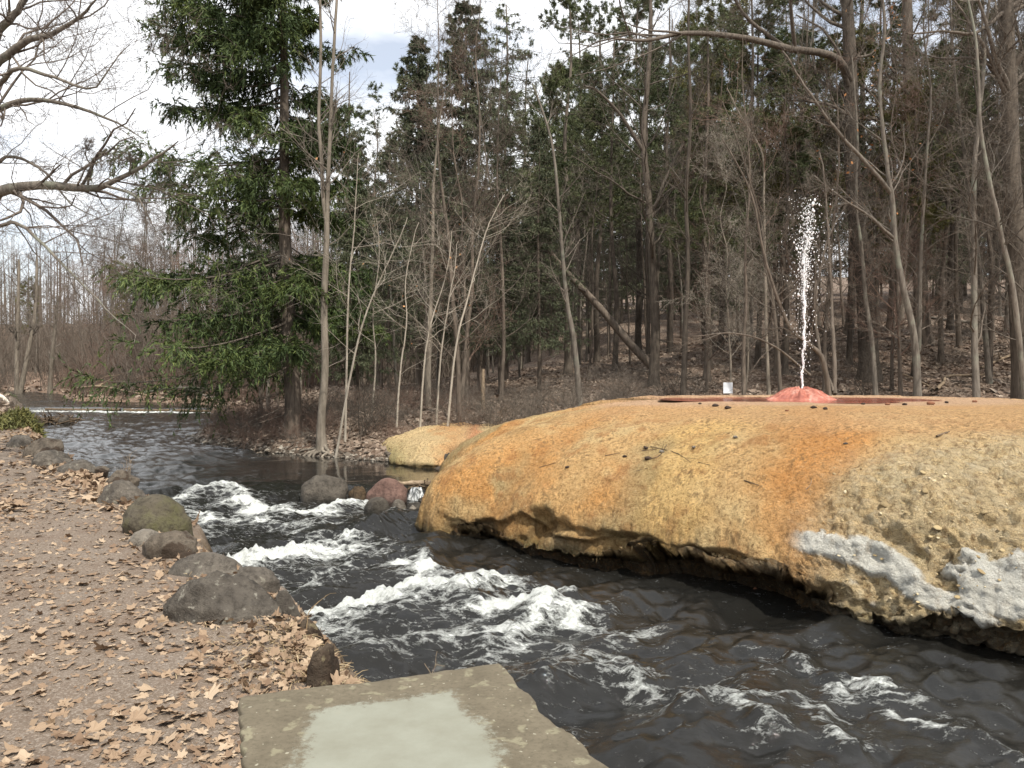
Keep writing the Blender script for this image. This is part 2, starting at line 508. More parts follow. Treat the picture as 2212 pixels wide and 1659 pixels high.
path = obj('path', mesh_of('path', np.stack([PX, PY, PZ], -1).reshape(-1, 3), [grid_faces(*PX.shape)], t.m), kind='structure')

# ------------------------------------------------------------------ water
wy = [1.0]
while wy[-1] < 103: wy.append(wy[-1] + max(.028, .0054 * wy[-1]))
wy = np.array(wy)
RM = RIGHT[np.argsort(RIGHT[:, 1])]
NX = 330
xl = np.interp(wy, LM[:, 1], LM[:, 0]) - 0.15
xr = np.interp(wy, RM[:, 1], RM[:, 0]) + 0.5
xr = np.where(wy < 11, np.minimum(xr, 3.4 + np.clip(13 - wy, 0, 9) * .95), xr)
s = np.linspace(0, 1, NX)
WX = xl[:, None] + (xr - xl)[:, None] * s[None, :]; WY = np.repeat(wy[:, None], NX, 1)
WZ = level(WX, WY)
near = 1 - smooth(14, 17, WY)
# chop and swell
rot = lambda x, y, a: (x * math.cos(a) + y * math.sin(a), -x * math.sin(a) + y * math.cos(a))
a1, b1 = rot(WX, WY, 0.65)
wz = 0.19 * fbm(a1 * .72, b1 * 1.45, seed=41, oct=3) + 0.075 * fbm(a1 * 1.7, b1 * 3.2, seed=44, oct=3)
ridge = 1 - np.abs(fbm(a1 * 2.3, b1 * 4.2, seed=47, oct=3)) * 2.2
wz = wz + 0.026 * ridge + 0.018 * fbm(a1 * 7, b1 * 11, seed=48, oct=3)
calm = smooth(15.4, 16.4, WY) * smooth(-7.5, -5.5, WX)           # still pool behind the boulders
edge_calm = np.clip(1 - smooth(0.0, 1.6, WX - (-0.2 - (WY - 11) * 0.83)), 0, 1)
under_brow = smooth(1.5, .6, dist_poly(WX, WY, np.array([(-1.5, 12.1), (0.05, 10.6), (1.15, 9.75), (2.1, 8.7), (2.95, 7.8), (3.7, 7.15), (4.5, 6.5), (6, 5.4)])))   # slower water under the mound
wz = wz * (near * (0.42 + 0.58 * edge_calm) + (1 - near) * (0.20 - 0.17 * calm))
far_ch = (1 - near) * (1 - calm)
wz = wz + far_ch * (0.085 * fbm(WX * 1.6, WY * 1.3, seed=50, oct=3) + 0.030 * fbm(WX * 5, WY * 3.2, seed=52, oct=2)) * smooth(60, 25, WY)
foam = np.zeros_like(WX)
streaky = fbm(a1 * 1.4, b1 * 3.4, seed=60, oct=4)
lumpy = fbm(WX * 7, WY * 7, seed=62, oct=4)
# crest lines: places in the photograph, height m, width in front / behind m, foam strength
CRESTS = [
    ([(385, 1083), (430, 1072), (480, 1070), (530, 1074)], .13, .55, .16, 1.0),
    ([(520, 1090), (570, 1103), (620, 1112), (680, 1112), (735, 1100), (800, 1094)], .10, .60, .16, .9),
    ([(420, 1110), (480, 1125), (560, 1132), (620, 1140), (700, 1128)], .05, .30, .12, .6),
    ([(525, 1222), (560, 1212), (610, 1206), (650, 1196), (700, 1186), (745, 1180), (772, 1178)], .22, .80, .13, 1.15),
    ([(788, 1165), (815, 1146), (845, 1126), (875, 1124), (905, 1134)], .20, .70, .14, 1.0),
    ([(790, 1172), (830, 1186), (880, 1196), (930, 1206)], .05, .25, .10, .8),
    ([(960, 1165), (938, 1180), (925, 1205), (916, 1230), (922, 1252), (950, 1275)], .07, .22, .12, .85),
    ([(690, 1332), (740, 1318), (800, 1306), (860, 1298), (930, 1290), (985, 1290)], .20, .85, .13, 1.15),
    ([(1000, 1300), (1035, 1276), (1065, 1258), (1100, 1243), (1112, 1238)], .20, .55, .13, 1.1),
    ([(1060, 1278), (1100, 1288), (1150, 1304), (1200, 1292), (1240, 1294)], .07, .12, .10, .65),
    ([(830, 1405), (900, 1392), (970, 1384), (1040, 1372), (1090, 1368)], .06, .30, .12, .75),
    ([(1040, 1330), (1090, 1325), (1140, 1318), (1175, 1316), (1230, 1336), (1290, 1350)], .12, .30, .12, .75),
    ([(1120, 1372), (1150, 1345), (1175, 1330)], .10, .22, .10, .8),
    ([(1180, 1380), (1240, 1398), (1300, 1410), (1340, 1420)], .07, .20, .10, .42),
    ([(1190, 1492), (1230, 1470), (1290, 1456), (1350, 1464), (1420, 1488), (1500, 1502)], .14, .16, .14, .50),
    ([(1475, 1542), (1520, 1526), (1560, 1532), (1600, 1556), (1650, 1590)], .14, .22, .12, .70),
    ([(1640, 1518), (1700, 1508), (1730, 1516), (1790, 1548)], .11, .25, .12, .60),
    ([(1765, 1568), (1790, 1590), (1830, 1620), (1860, 1626)], .10, .16, .12, .85),
    ([(1820, 1494), (1850, 1470), (1880, 1476), (1940, 1500), (1990, 1514)], .13, .26, .12, .70),
    ([(1950, 1540), (1990, 1552), (2025, 1570)], .07, .16, .10, .85),
    ([(1700, 1415), (1750, 1440), (1810, 1470)], .09, .16, .14, .42),
    ([(2060, 1430), (2110, 1445), (2180, 1462)], .09, .14, .14, .32),
    ([(2060, 1576), (2130, 1600), (2190, 1622)], .07, .14, .14, .40),
    ([(870, 1225), (900, 1240), (960, 1252), (1010, 1268)], .05, .3, .1, .55),
    ([(930, 1125), (975, 1150), (1010, 1168)], .04, .12, .1, .25),
]
for pts, h, wf, wb, fs in CRESTS:
    P = catmull([on_level(u, vv, 0.0)[:2] for u, vv in pts], 24)
    lo, hi = P.min(0) - 1.5, P.max(0) + 1.5
    r0 = np.searchsorted(wy, lo[1]); r1 = np.searchsorted(wy, hi[1])
    x, y = WX[r0:r1], WY[r0:r1]
    # wobble the crest so that it is torn, not drawn
    x = x + 0.10 * fbm(x * 2.6, y * 2.6, seed=70, oct=3); y2 = y + 0.13 * fbm(x * 3.1, y * 3.1, seed=71, oct=3)
    d = dist_poly(x, y2, P)
    yc = np.interp(x, P[np.argsort(P[:, 0]), 0], P[np.argsort(P[:, 0]), 1])
    front = (y2 < yc)
    w = np.where(front, wf * .62, wb * 1.05)
    along = 0.75 + 0.5 * vnoise(x * 1.7, y * 1.7, seed=75)
    WZ[r0:r1] += .62 * h * along * np.exp(-(d / np.where(front, wf * .6, wb * 1.3)) ** 2) * (1 + .35 * lumpy[r0:r1])
    g = fs * np.exp(-(d / w) ** 1.5)
    foam[r0:r1] = np.maximum(foam[r0:r1], g)
foam_near = foam.copy()
rap = smooth(5.6, 7.5, WY) * (1 - smooth(14.6, 15.6, WY)) * (1 - smooth(.3, 1.6, WX + (WY - 9.3) * .62))
foam = foam * (0.92 + .55 * streaky) + rap * (0.20 + 0.62 * np.maximum(streaky, -.2))
foam = np.maximum(foam, near * smooth(7.5, 5, WY) * (.0 + .42 * np.clip(fbm(a1 * .9, b1 * 2.2, seed=66, oct=4), 0, 1)))
foam = foam * (1 - .85 * under_brow) - .25 * under_brow
# boils along boulders and the foot of the weir
weir = 44.0 + (WX + 20) * (-0.16)
wl_ = weir + 0.3 * fbm(WX * 1.1, WY * 0, seed=80, oct=2)
foam = np.maximum(foam, 1.6 * np.exp(-np.abs((WY - wl_ + .85) / .6) ** 2) * (WY > 38) * (.7 + .4 * fbm(WX * 1.7, WY * .3, seed=81, oct=3)))
pf = on_level(290, 908, .2)
foam = np.maximum(foam, .9 * np.exp(-((WX + 1.6) / .28) ** 2 - ((WY - 14.8) / .12) ** 2))
foam = np.maximum(foam, .6 * np.exp(-((WX + 15.2) / 2.0) ** 2 - ((WY - 34.5) / .25) ** 2))
WZ = WZ + wz + np.clip(foam - .35, 0, 1) * (0.085 * lumpy + .035 * fbm(WX * 21, WY * 21, seed=63, oct=2)) * (WY < 20)
WZ = WZ + 0.06 * lumpy * (WY > 38) * (foam > .4)

t = NT('river_water')
v = t.world_pos(); fa = t.attr('foam')
stretch = t.new('ShaderNodeMapping'); stretch.inputs['Rotation'].default_value = (0, 0, -0.65); stretch.inputs['Scale'].default_value = (1, 2.1, 1)
t.l.new(v, stretch.inputs[0]); sv = stretch.outputs[0]
lace = t.voro(4.2, sv, 'DISTANCE_TO_EDGE')
wob = t.noise(2.5, sv, 5, 0.65, 0.6)
fine = t.noise(22, sv, 8, 0.78, 0.8)
k = t.math('ADD', t.math('MULTIPLY', fa, 1.05), t.math('MULTIPLY', t.math('SUBTRACT', fine, 0.5), 2.4))
k = t.math('ADD', k, t.math('MULTIPLY', t.math('SUBTRACT', wob, 0.5), 1.1))
k = t.math('ADD', k, t.math('MULTIPLY', t.math('SUBTRACT', 0.10, lace), 1.7))
foamf = t.ramp(k, [(0.35, 0.0), (0.52, 0.40), (0.90, 1.0)])
# a few flecks on open water
fleck = t.ramp(t.noise(34, sv, 3, 0.8), [(0.725, 0.0), (0.76, 0.5)])
geo = t.new('ShaderNodeSeparateXYZ'); t.l.new(v, geo.inputs[0])
fleck = t.math('MULTIPLY', fleck, t.ramp(t.math('MULTIPLY', geo.outputs['Y'], .02), [(.26, 1.0), (.40, 0.0)]))
foamf = t.math('MAXIMUM', foamf, t.math('MULTIPLY', t.math('MULTIPLY', fleck, t.attr('open_water')), 0.5))
foamc = t.ramp(fine, [(0.35, (0.50, 0.53, 0.48)), (0.6, (0.86, 0.88, 0.86))])
c = t.mix(foamf, t.mix(t.noise(.5, v, 3), (0.013, 0.011, 0.008), (0.013, 0.014, 0.014)), foamc)
t.base(c)
t.rough(t.mix(foamf, t.ramp(t.math('MULTIPLY', geo.outputs['Y'], .02), [(.28, .05), (.55, .08)]), (0.75,) * 3))
t.b.inputs['IOR'].default_value = 1.333; t.b.inputs['Specular IOR Level'].default_value = 0.6
rip = t.math('ADD', t.noise(9, sv, 5, 0.65, 0.4), t.math('MULTIPLY', t.noise(34, sv, 4, 0.65), 0.35))
rip = t.math('MULTIPLY', rip, t.math('MULTIPLY', t.attr('rough_water'), t.ramp(t.math('MULTIPLY', geo.outputs['Y'], .02), [(.2, .09), (.45, .05)])))
b1_ = t.new('ShaderNodeBump'); b1_.inputs['Strength'].default_value = 0.75; b1_.inputs['Distance'].default_value = 0.09
t.l.new(rip, b1_.inputs['Height'])
t.bump(t.math('MULTIPLY', t.math('MULTIPLY', fine, foamf), 1.0), 0.9, 0.05, b1_.outputs[0])
M_water = t.m
rw = 1 - .86 * calm
sl, sr, riv, left = sides(WX, WY)
keep = (riv | (sr < 1.2) & (~left) | (left & (sl < .5)))
F = grid_faces(len(wy), NX)
kf = keep.reshape(-1)
F = F[kf[F].any(1)]
river = obj('river', mesh_of('river', np.stack([WX, WY, WZ], -1).reshape(-1, 3), [F], M_water, attrs={'foam': np.clip(foam, -.3, 1.4), 'rough_water': rw, 'open_water': 1 - under_brow}), kind='structure')

def water_z(x, y): return float(level(np.array(x, float), np.array(y, float)))
# ------------------------------------------------------------------ mineral mounds
def mound_mesh(name, centre, outline, H, lip_fn, uc_fn, nth, nt, n_exp, k_exp, color_fn, detail, material, face_from, face_to, seed, dip=None, tmid=.72):
    cx, cy = centre
    O = np.asarray(outline, float)
    th = np.unwrap(np.arctan2(O[:, 1] - cy, O[:, 0] - cx)); rr = np.hypot(O[:, 0] - cx, O[:, 1] - cy)
    if th[-1] < th[0]: th, rr = th[::-1], rr[::-1]
    # smooth periodic radius
    thp = np.concatenate([th - 2 * math.pi, th, th + 2 * math.pi]); rp = np.tile(rr, 3)
    nf = int(nth * .80)
    A = np.concatenate([np.linspace(face_from, face_to, nf, endpoint=False), np.linspace(face_to, face_from + 2 * math.pi, nth - nf, endpoint=False)])
    q = (A - th[0]) % (2 * math.pi) + th[0]
    R = np.interp(q, thp, rp)
    fine = np.interp(np.linspace(0, 1, 721), np.linspace(0, 1, 721), np.zeros(721))
    # blur radius along the angle
    g = np.linspace(th[0], th[0] + 2 * math.pi, 1440, endpoint=False)
    Rg = np.interp(g, thp, rp); ker = np.hanning(41); ker /= ker.sum()
    Rg = np.convolve(np.concatenate([Rg[-40:], Rg, Rg[:40]]), ker, 'same')[40:-40]
    R = np.interp(q, np.append(g, g[0] + 2 * math.pi), np.append(Rg, Rg[0]))
    R = R * (1 + 0.012 * fbm(np.cos(A) * 6, np.sin(A) * 6, seed=seed + 1, oct=3))
    lip = lip_fn(A, R, cx, cy); uc = uc_fn(A, R, cx, cy)
    n = n_exp(A) if callable(n_exp) else n_exp
    n = np.broadcast_to(np.asarray(n, float), A.shape)
    s1 = np.linspace(0, 1, int(nt * tmid)); s2 = np.linspace(0, 1, nt - len(s1) + 1)[1:]
    k_exp = np.broadcast_to(np.asarray(k_exp(A) if callable(k_exp) else k_exp, float), A.shape)
    phm = np.arccos(np.clip((lip / H) ** (k_exp / 2), 0, 1))
    ph = phm[:, None] * (s1[None, :] ** 1.0)
    rho = np.sin(ph) ** (2 / n[:, None]); z = H * np.cos(ph) ** (2 / k_exp[:, None])
    rho = rho / np.sin(phm)[:, None] ** (2 / n[:, None])
    z2 = lip[:, None] * (1 - s2[None, :]) - 0.35 * s2[None, :]
    r2 = 1 - (uc[:, None] * s2[None, :] ** 0.5) / R[:, None]
    RHO = np.concatenate([rho, r2], 1); Zp = np.concatenate([z, z2], 1)
    Xp = cx + np.cos(A)[:, None] * R[:, None] * RHO; Yp = cy + np.sin(A)[:, None] * R[:, None] * RHO
    P = np.stack([Xp, Yp, Zp], -1)
    def normals(P):
        a = np.roll(P, -1, 0) - np.roll(P, 1, 0); b = np.gradient(P, axis=1)
        N = np.cross(a, b); L = np.linalg.norm(N, axis=2, keepdims=True)
        N = N / (L + 1e-9)
        N[L[..., 0] < 1e-9] = (0, 0, 1)
        s_ = np.sign((N * np.stack([Xp - cx, Yp - cy, np.full_like(Xp, 1.0)], -1)).sum(-1, keepdims=True)); 
        return N * 1.0
    Nn = normals(P)
    if Nn[:, 4:8, 2].mean() < 0: Nn = -Nn
    D, extra = detail(P, Nn, np.repeat(A[:, None], P.shape[1], 1), RHO)
    P = P + Nn * D[..., None]
    if dip is not None: P[..., 2] += dip(P[..., 0], P[..., 1])
    col = color_fn(P, Nn, RHO, extra)
    F = grid_faces(nth, P.shape[1], wrap=True)
    me = mesh_of(name, P.reshape(-1, 3) - np.array([cx, cy, 0]), [F], material, colors={'tint': col.reshape(-1, 3)}, attrs={'flake': extra['fz'] if 'fz' in extra else np.zeros(P.shape[:2]), 'chalk': extra['white'] if 'white' in extra else np.zeros(P.shape[:2])})
    return me, P

t = NT('mineral_crust')
v = t.world_pos(); col = t.attr('tint', 'Color')
n1 = t.noise(26, v, 6, 0.72); n2 = t.noise(95, v, 4, 0.75); n3 = t.noise(3.2, v, 6, 0.6)
c = t.mix(t.ramp(n1, [(0.36, 0.70), (0.50, 0.0)]), col, (0.18, 0.09, 0.03))
c = t.mix(t.ramp(n1, [(0.56, 0.0), (0.72, 0.55)]), c, (0.80, 0.62, 0.36))
c = t.mix(t.ramp(n2, [(0.36, 0.62), (0.48, 0.0)]), c, (0.17, 0.10, 0.045))
hv = t.new('ShaderNodeHueSaturation'); t.l.new(c, hv.inputs['Color'])
t.l.new(t.math('ADD', t.math('MULTIPLY', n3, 0.8), 0.62), hv.inputs['Value'])
fk = t.attr('flake')
vc = t.new('ShaderNodeSeparateColor'); vm = t.new('ShaderNodeMapping'); vm.inputs['Scale'].default_value = (1, 1, 1.9)
wv = t.new('ShaderNodeMixRGB'); wv.blend_type = 'ADD'; wv.inputs[0].default_value = 0.10; t.l.new(v, wv.inputs[1])
nv = t.new('ShaderNodeTexNoise'); nv.inputs['Scale'].default_value = 5; nv.inputs['Detail'].default_value = 5; t.l.new(v, nv.inputs['Vector']); t.l.new(nv.outputs['Color'], wv.inputs[2])
t.l.new(wv.outputs[0], vm.inputs[0]); t.l.new(t.voro(11, vm.outputs[0], out='Color'), vc.inputs[0])
vd = t.voro(11, vm.outputs[0], 'DISTANCE_TO_EDGE')
cc = t.mix(t.math('MULTIPLY', fk, t.ramp(vd, [(0.0, .45), (.06, 0.0)])), hv.outputs[0], (0.13, 0.095, 0.055))
cc = t.mix(t.math('MULTIPLY', fk, t.math('MULTIPLY', vc.outputs[0], .30)), cc, (0.66, 0.58, 0.42))
drip = t.noise(1.0, t.world_pos((16, 16, 1.3)), 5, .65)
cc = t.mix(t.math('MULTIPLY', t.ramp(drip, [(.49, 0.0), (.60, .75)]), t.ramp(t.new('ShaderNodeMath').outputs[0] if False else n3, [(.45, 0.0), (.6, 1.0)])), cc, (0.20, 0.125, 0.055))
cc = t.mix(t.math('MULTIPLY', t.attr('chalk'), t.ramp(t.noise(7, v, 5, .7), [(.36, .15), (.50, .8)])), cc, (0.70, 0.685, 0.61))
t.base(cc)
gg = t.new('ShaderNodeSeparateXYZ'); t.l.new(v, gg.inputs[0])
t.rough(t.ramp(gg.outputs['Z'], [(0.12, 0.45), (0.35, 0.85)]))
n4 = t.noise(11, v, 5, 0.7)
t.bump(t.math('ADD', t.math('ADD', t.math('MULTIPLY', n1, 1.0), t.math('MULTIPLY', n2, 0.5)), t.math('ADD', t.math('MULTIPLY', n4, 1.2), t.math('MULTIPLY', fk, t.math('ADD', t.math('MULTIPLY', vc.outputs[1], 1.3), t.ramp(vd, [(0, -1.0), (.06, 0.0)]))))), 1.0, 0.055)
M_crust = t.m

def lerp(a, b, k): return a + (np.asarray(b, float) - a) * k[..., None]

MC = (5.3, 14.0); MH = 1.93
MOUT = [(-1.50, 12.15), (-1.0, 11.35), (0.05, 10.6), (1.15, 9.75), (2.1, 8.7), (2.95, 7.8), (3.7, 7.15), (4.5, 6.5), (6, 5.4), (8.2, 4.7), (11, 6), (13, 9), (13.6, 14),
        (12, 18), (8, 19.2), (4, 19.2), (1, 18.6), (-1.0, 18.0), (-1.42, 17), (-1.25, 15.5), (-1.02, 14.2), (-1.15, 13.2)]
def lip_big(A, R, cx, cy):
    x = cx + np.cos(A) * R
    base = 0.10 + 0.08 * smooth(1.2, 2.6, x) + .10 * smooth(3.6, 4.6, x)
    w = 0.16 * fbm(x * 1.7, np.sin(A) * 2, seed=101, oct=4) + .09 * fbm(x * 8, x * 0, seed=103, oct=3) + .06 * np.maximum(fbm(x * 26, x * 0, seed=104, oct=2), 0)
    cave = 0.20 * np.exp(-((x - 1.75) / .42) ** 2) + 0.16 * np.exp(-((x - 2.55) / .28) ** 2) + .14 * np.exp(-((x - 3.75) / .35) ** 2)
    return np.clip(base + w * .6 + cave * .8, 0.06, 0.7)
def uc_big(A, R, cx, cy):
    x = cx + np.cos(A) * R
    return 0.28 + 0.35 * smooth(1.0, 2.4, x) + .12 * fbm(x * 2, x * 0 + 4, seed=105, oct=3)
def detail_big(P, N, A, RHO):
    x, y, z = P[..., 0], P[..., 1], P[..., 2]
    side = smooth(.72, .93, RHO) * (z > -0.1)
    d = 0.10 * fbm(x * .55, y * .55, z * .7, seed=110, oct=3) * smooth(.2, .8, RHO)
    # soft flow folds running down the upstream shoulder
    leftw = smooth(2.6, -.4, x)
    ang = A * 15 + 1.8 * fbm(x * .5, y * .5, seed=111, oct=2)
    d = d + 0.085 * np.sin(ang) * leftw * smooth(.55, .9, RHO)
    d = d + 0.05 * fbm(x * 2.2, y * 2.2, z * 2.2, seed=112, oct=4) * (0.3 + 0.7 * smooth(.4, .9, RHO))
    d = d + (0.020 * fbm(x * 9, y * 9, z * 9, seed=113, oct=4) + .012 * np.abs(fbm(x * 20, y * 20, z * 20, seed=213, oct=2))) * smooth(.25, .6, RHO)
    # vertical flutes under the brow
    fl = fbm(A * 70, z * 1.4, seed=114, oct=3)
    low = smooth(.95, .35, z) * side
    d = d + 0.050 * fl * low
    # broken ledge: the lower face sits back behind a wavy brow
    brow = 0.47 + 0.20 * fbm(x * 1.3, x * 0 + 2, seed=115, oct=4) + .05 * fbm(x * 6, x * 0, seed=116, oct=2)
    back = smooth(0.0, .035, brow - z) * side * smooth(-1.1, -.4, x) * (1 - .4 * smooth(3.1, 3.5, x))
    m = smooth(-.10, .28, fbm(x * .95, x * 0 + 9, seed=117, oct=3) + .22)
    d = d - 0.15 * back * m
    # deep pockets
    for px, pz, rx, rz, dp in ((.33, .47, .16, .17, .26), (.55, .44, .22, .08, .16), (.20, .30, .08, .16, .16), (1.42, .30, .22, .12, .22), (-.75, .20, .22, .10, .12), (.98, .44, .34, .035, .10), (2.35, .42, .35, .035, .10)):
        q = ((x + 0.1 * fbm(x * 5, z * 5, seed=118, oct=2) - px) / rx) ** 2 + ((z + .06 * fbm(x * 6, z * 6 + 3, seed=119, oct=2) - pz) / rz) ** 2
        d = d - dp * np.exp(-q ** 1.6) * side
    # flaking plates downstream
    fz = smooth(2.65, 3.45, x + .25 * fbm(x * 1.5, z * 1.5, seed=120, oct=3) - .55 * np.maximum(z - .95, 0)) * smooth(8.9, 8.0, y - .0 * x)
    fz = np.where(z > 0, fz, 0) * smooth(.62, .8, RHO)
    nn = fbm(x * 1.7 + z * .6, z * 3.2 - x * .9, y * 1.2, seed=121, oct=5, gain=.55) * 2.3
    st = np.floor(nn * 2.6) / 2.6; fr = nn * 2.6 - np.floor(nn * 2.6)
    plates = st + smooth(.75, 1.0, fr) / 2.6
    white = np.zeros_like(x)
    wn_ = .62 * fbm(x * 5.5, y * 5.5, z * 7, seed=132, oct=5) + .22 * fbm(x * 1.6 + 5, y * 1.6, z * 2, seed=131, oct=4)
    for wx, wz_, rx, rz, sl_w in ((3.12, .70, .34, .11, .10), (3.50, .64, .28, .17, .25), (3.72, .45, .24, .12, .2), (4.20, .60, .45, .26, .05), (4.62, .42, .35, .16, .1), (4.0, .34, .14, .05, .2)):
        white = np.maximum(white, np.exp(-((((x - wx) / rx) ** 2 + ((z - wz_ + sl_w * (x - wx)) / rz) ** 2)) ** 1.3))
    white = smooth(.36, .56, white + wn_) * (RHO > .8) * (z > .1) * smooth(.1, .6, fz)
    d = d + fz * (1 - .55 * white) * (0.115 * plates * smooth(1.5, .8, z) + 0.034 * np.floor(fbm(x * 7, y * 7, z * 9, seed=122, oct=4) * 5) / 2)
    d = d + .045 * white ** 2
    d = d * (1 - smooth(.45, .25, RHO)) 
    return d, dict(white=white, fz=fz, brow=brow, plates=nn, back=back * m, flute=fl)
def color_big(P, N, RHO, e):
    x, y, z = P[..., 0], P[..., 1], P[..., 2]
    a = fbm(x * .55, y * .8, z * 1.0, seed=130, oct=4); b = fbm(x * 1.6 + 5, y * 1.6, z * 2, seed=131, oct=4); c2 = fbm(x * 5, y * 5, z * 5, seed=132, oct=4)
    col = np.broadcast_to(np.array([0.64, 0.41, 0.18]), P.shape).copy()
    col = lerp(col, [0.64, 0.30, 0.085], np.clip(smooth(.05, .55, a) * .75, 0, 1))
    col = lerp(col, [0.70, 0.52, 0.26], smooth(.0, .45, b) * .75)
    col = lerp(col, [0.40, 0.32, 0.16], smooth(.08, .45, fbm(x * .9 + 9, y * .9, z * .9, seed=133, oct=4)) * smooth(2.6, 0, x) * .8)
    col = lerp(col, [0.50, 0.22, 0.075], smooth(0.1, .5, c2) * .35)
    def seg(ax, ay, bx, by):
        t_ = np.clip(((x - ax) * (bx - ax) + (y - ay) * (by - ay)) / ((bx - ax) ** 2 + (by - ay) ** 2), 0, 1)
        return np.hypot(x - ax - t_ * (bx - ax), y - ay - t_ * (by - ay))
    col = lerp(col, [0.60, 0.25, 0.06], smooth(.75, .15, seg(4.6, 11.6, 2.75, 7.6) + .45 * a + .2 * b) * .75)
    col = lerp(col, [0.56, 0.25, 0.07], smooth(.55, .1, seg(1.6, 12.5, -.3, 10.6) + .5 * a + .2 * b) * .6)
    col = lerp(col, [0.70, 0.46, 0.175], smooth(.7, .2, seg(2.6, 10.6, 1.6, 9.3) + .4 * a + .2 * b) * .7)
    col = lerp(col, [0.40, 0.26, 0.11], smooth(.34, .05, seg(2.4, 13.4, .2, 12.3) + .3 * b) * .6)
    col = lerp(col, [0.30, 0.27, 0.15], smooth(.40, .05, seg(1.9, 10.3, 1.3, 9.6) + .4 * b) * .45)
    col = lerp(col, [0.34, 0.15, 0.05], smooth(.16, .5, c2 + .4 * b) * .4)
    # pale, slightly pink crust on the flat top
    top = smooth(1.66, 1.86, z + .12 * b)
    col = lerp(col, [0.63, 0.38, 0.18], top * .7)
    rim = smooth(3.6, 2.7, np.hypot((x - 5.3) / 1.25, (y - 14.6) / .9) + .35 * b)
    col = lerp(col, [0.66, 0.45, 0.33], rim * smooth(1.7, 1.85, z) * .55)
    # lower face: brown, then olive and black where the river wets it
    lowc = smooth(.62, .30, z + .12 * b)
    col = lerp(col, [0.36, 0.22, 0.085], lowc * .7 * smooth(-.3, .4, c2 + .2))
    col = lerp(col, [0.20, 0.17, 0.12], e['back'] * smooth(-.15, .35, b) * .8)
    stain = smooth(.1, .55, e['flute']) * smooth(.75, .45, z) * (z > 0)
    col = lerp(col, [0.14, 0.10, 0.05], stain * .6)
    # beige flaking zone with chalk-white patches
    fz = e['fz']
    col = lerp(col, [0.66, 0.51, 0.28], fz * .85)
    col = lerp(col, [0.30, 0.27, 0.15], fz * smooth(.2, .6, b) * .35)
    ul = 1106 + 1736 * x / y
    white = e['white']
    col = lerp(col, [0.86, 0.86, 0.80], np.clip(np.asarray(white, float) * 1.1, 0, .95))
    bumpc = smooth(.12, .5, fbm(x * 14, y * 14, z * 14, seed=135, oct=3)) * fz
    col = lerp(col, [0.66, 0.58, 0.40], bumpc * .5)
    st_ = e['plates'] * 2.6; crack = smooth(.14, .02, st_ - np.floor(st_)) * fz
    col = lerp(col, [0.16, 0.12, 0.07], crack * .55)
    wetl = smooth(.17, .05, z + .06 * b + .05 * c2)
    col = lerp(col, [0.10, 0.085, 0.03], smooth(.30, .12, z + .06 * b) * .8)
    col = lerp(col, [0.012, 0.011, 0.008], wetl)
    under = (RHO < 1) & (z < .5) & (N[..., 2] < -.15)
    col = lerp(col, [0.035, 0.028, 0.018], np.where(under, .9, 0.))  # shade below the overhang painted into the tint of downward-facing crust
    return col
PC = (5.35, 14.7)
def dip_big(x, y):
    r = np.hypot((x - PC[0]) / 2.25, (y - PC[1]) / 1.45) + .10 * fbm(x * 1.1, y * 1.1, seed=140, oct=3)
    return -0.045 * smooth(1.10, .9, r) + 0.002 * np.exp(-((r - 1.2) / .13) ** 2)
FACE0, FACE1 = math.radians(140), math.radians(287)
big = thing('mineral_mound', 'big rounded orange mineral mound overhanging the river, red cone and pool on top', 'rock mound', (MC[0], MC[1], 0))
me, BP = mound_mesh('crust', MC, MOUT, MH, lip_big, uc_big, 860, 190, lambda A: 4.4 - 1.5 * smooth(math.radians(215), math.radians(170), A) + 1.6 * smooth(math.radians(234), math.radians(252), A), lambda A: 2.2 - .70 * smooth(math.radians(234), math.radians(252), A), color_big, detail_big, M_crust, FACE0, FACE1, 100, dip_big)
obj('crust', me, big)

# red pool and cone on top
t = NT('red_pool')
v = t.world_pos()
c = t.ramp(t.noise(1.4, v, 4), [(0.35, (0.13, 0.032, 0.02)), (0.62, (0.40, 0.12, 0.075))])
t.base(c); t.rough(0.12); t.b.inputs['Specular IOR Level'].default_value = 0.5
t.bump(t.noise(9, v, 4), 0.35, 0.02)
a = np.linspace(0, 2 * math.pi, 72, endpoint=False)
rr = np.array([0.0, .5, 1.0, 1.18])
PP = np.stack([PC[0] - MC[0] + np.outer(np.cos(a), rr) * 2.25, PC[1] - MC[1] + np.outer(np.sin(a), rr) * 1.45, np.full((72, 4), MH - .014)], -1)
obj('pool', mesh_of('pool', PP.reshape(-1, 3), [grid_faces(72, 4, True)], t.m), big)

t = NT('red_cone')
v = t.coord()
c = t.ramp(t.noise(7, v, 5, .6), [(0.35, (0.26, 0.075, 0.05)), (0.52, (0.40, 0.14, 0.095)), (0.72, (0.56, 0.32, 0.25))])
t.base(c); t.rough(0.4); t.b.inputs['Specular IOR Level'].default_value = 0.4
t.bump(t.noise(22, v, 5, .6), 0.7, 0.03)
A_ = np.linspace(0, 2 * math.pi, 160, endpoint=False)[:, None]; s_ = np.linspace(0, 1, 60)[None, :]
CH = .27
rad = .72 * (s_ ** .85) + 0 * A_
zz = CH * (1 - smooth(.12, 1.0, s_)) ** 1.0 + 0 * A_
cx_, cy_ = np.cos(A_) * 3, np.sin(A_) * 3
fold = fbm(cx_ * 1.1, cy_ * 1.1, s_ * 1.6 + 0 * A_, seed=150, oct=3); rib = np.abs(fbm(cx_ * 2.6, cy_ * 2.6, s_ * .7 + 0 * A_, seed=151, oct=3))
rad = rad * (1 + .22 * fold) + .05 * rib; zz = zz * (1 + .30 * fold) - .09 * rib * smooth(.05, .4, s_) * (1 - s_ * .7) + .02 * fbm(cx_ * 4, cy_ * 4, s_ * 7 + 0 * A_, seed=152, oct=3)
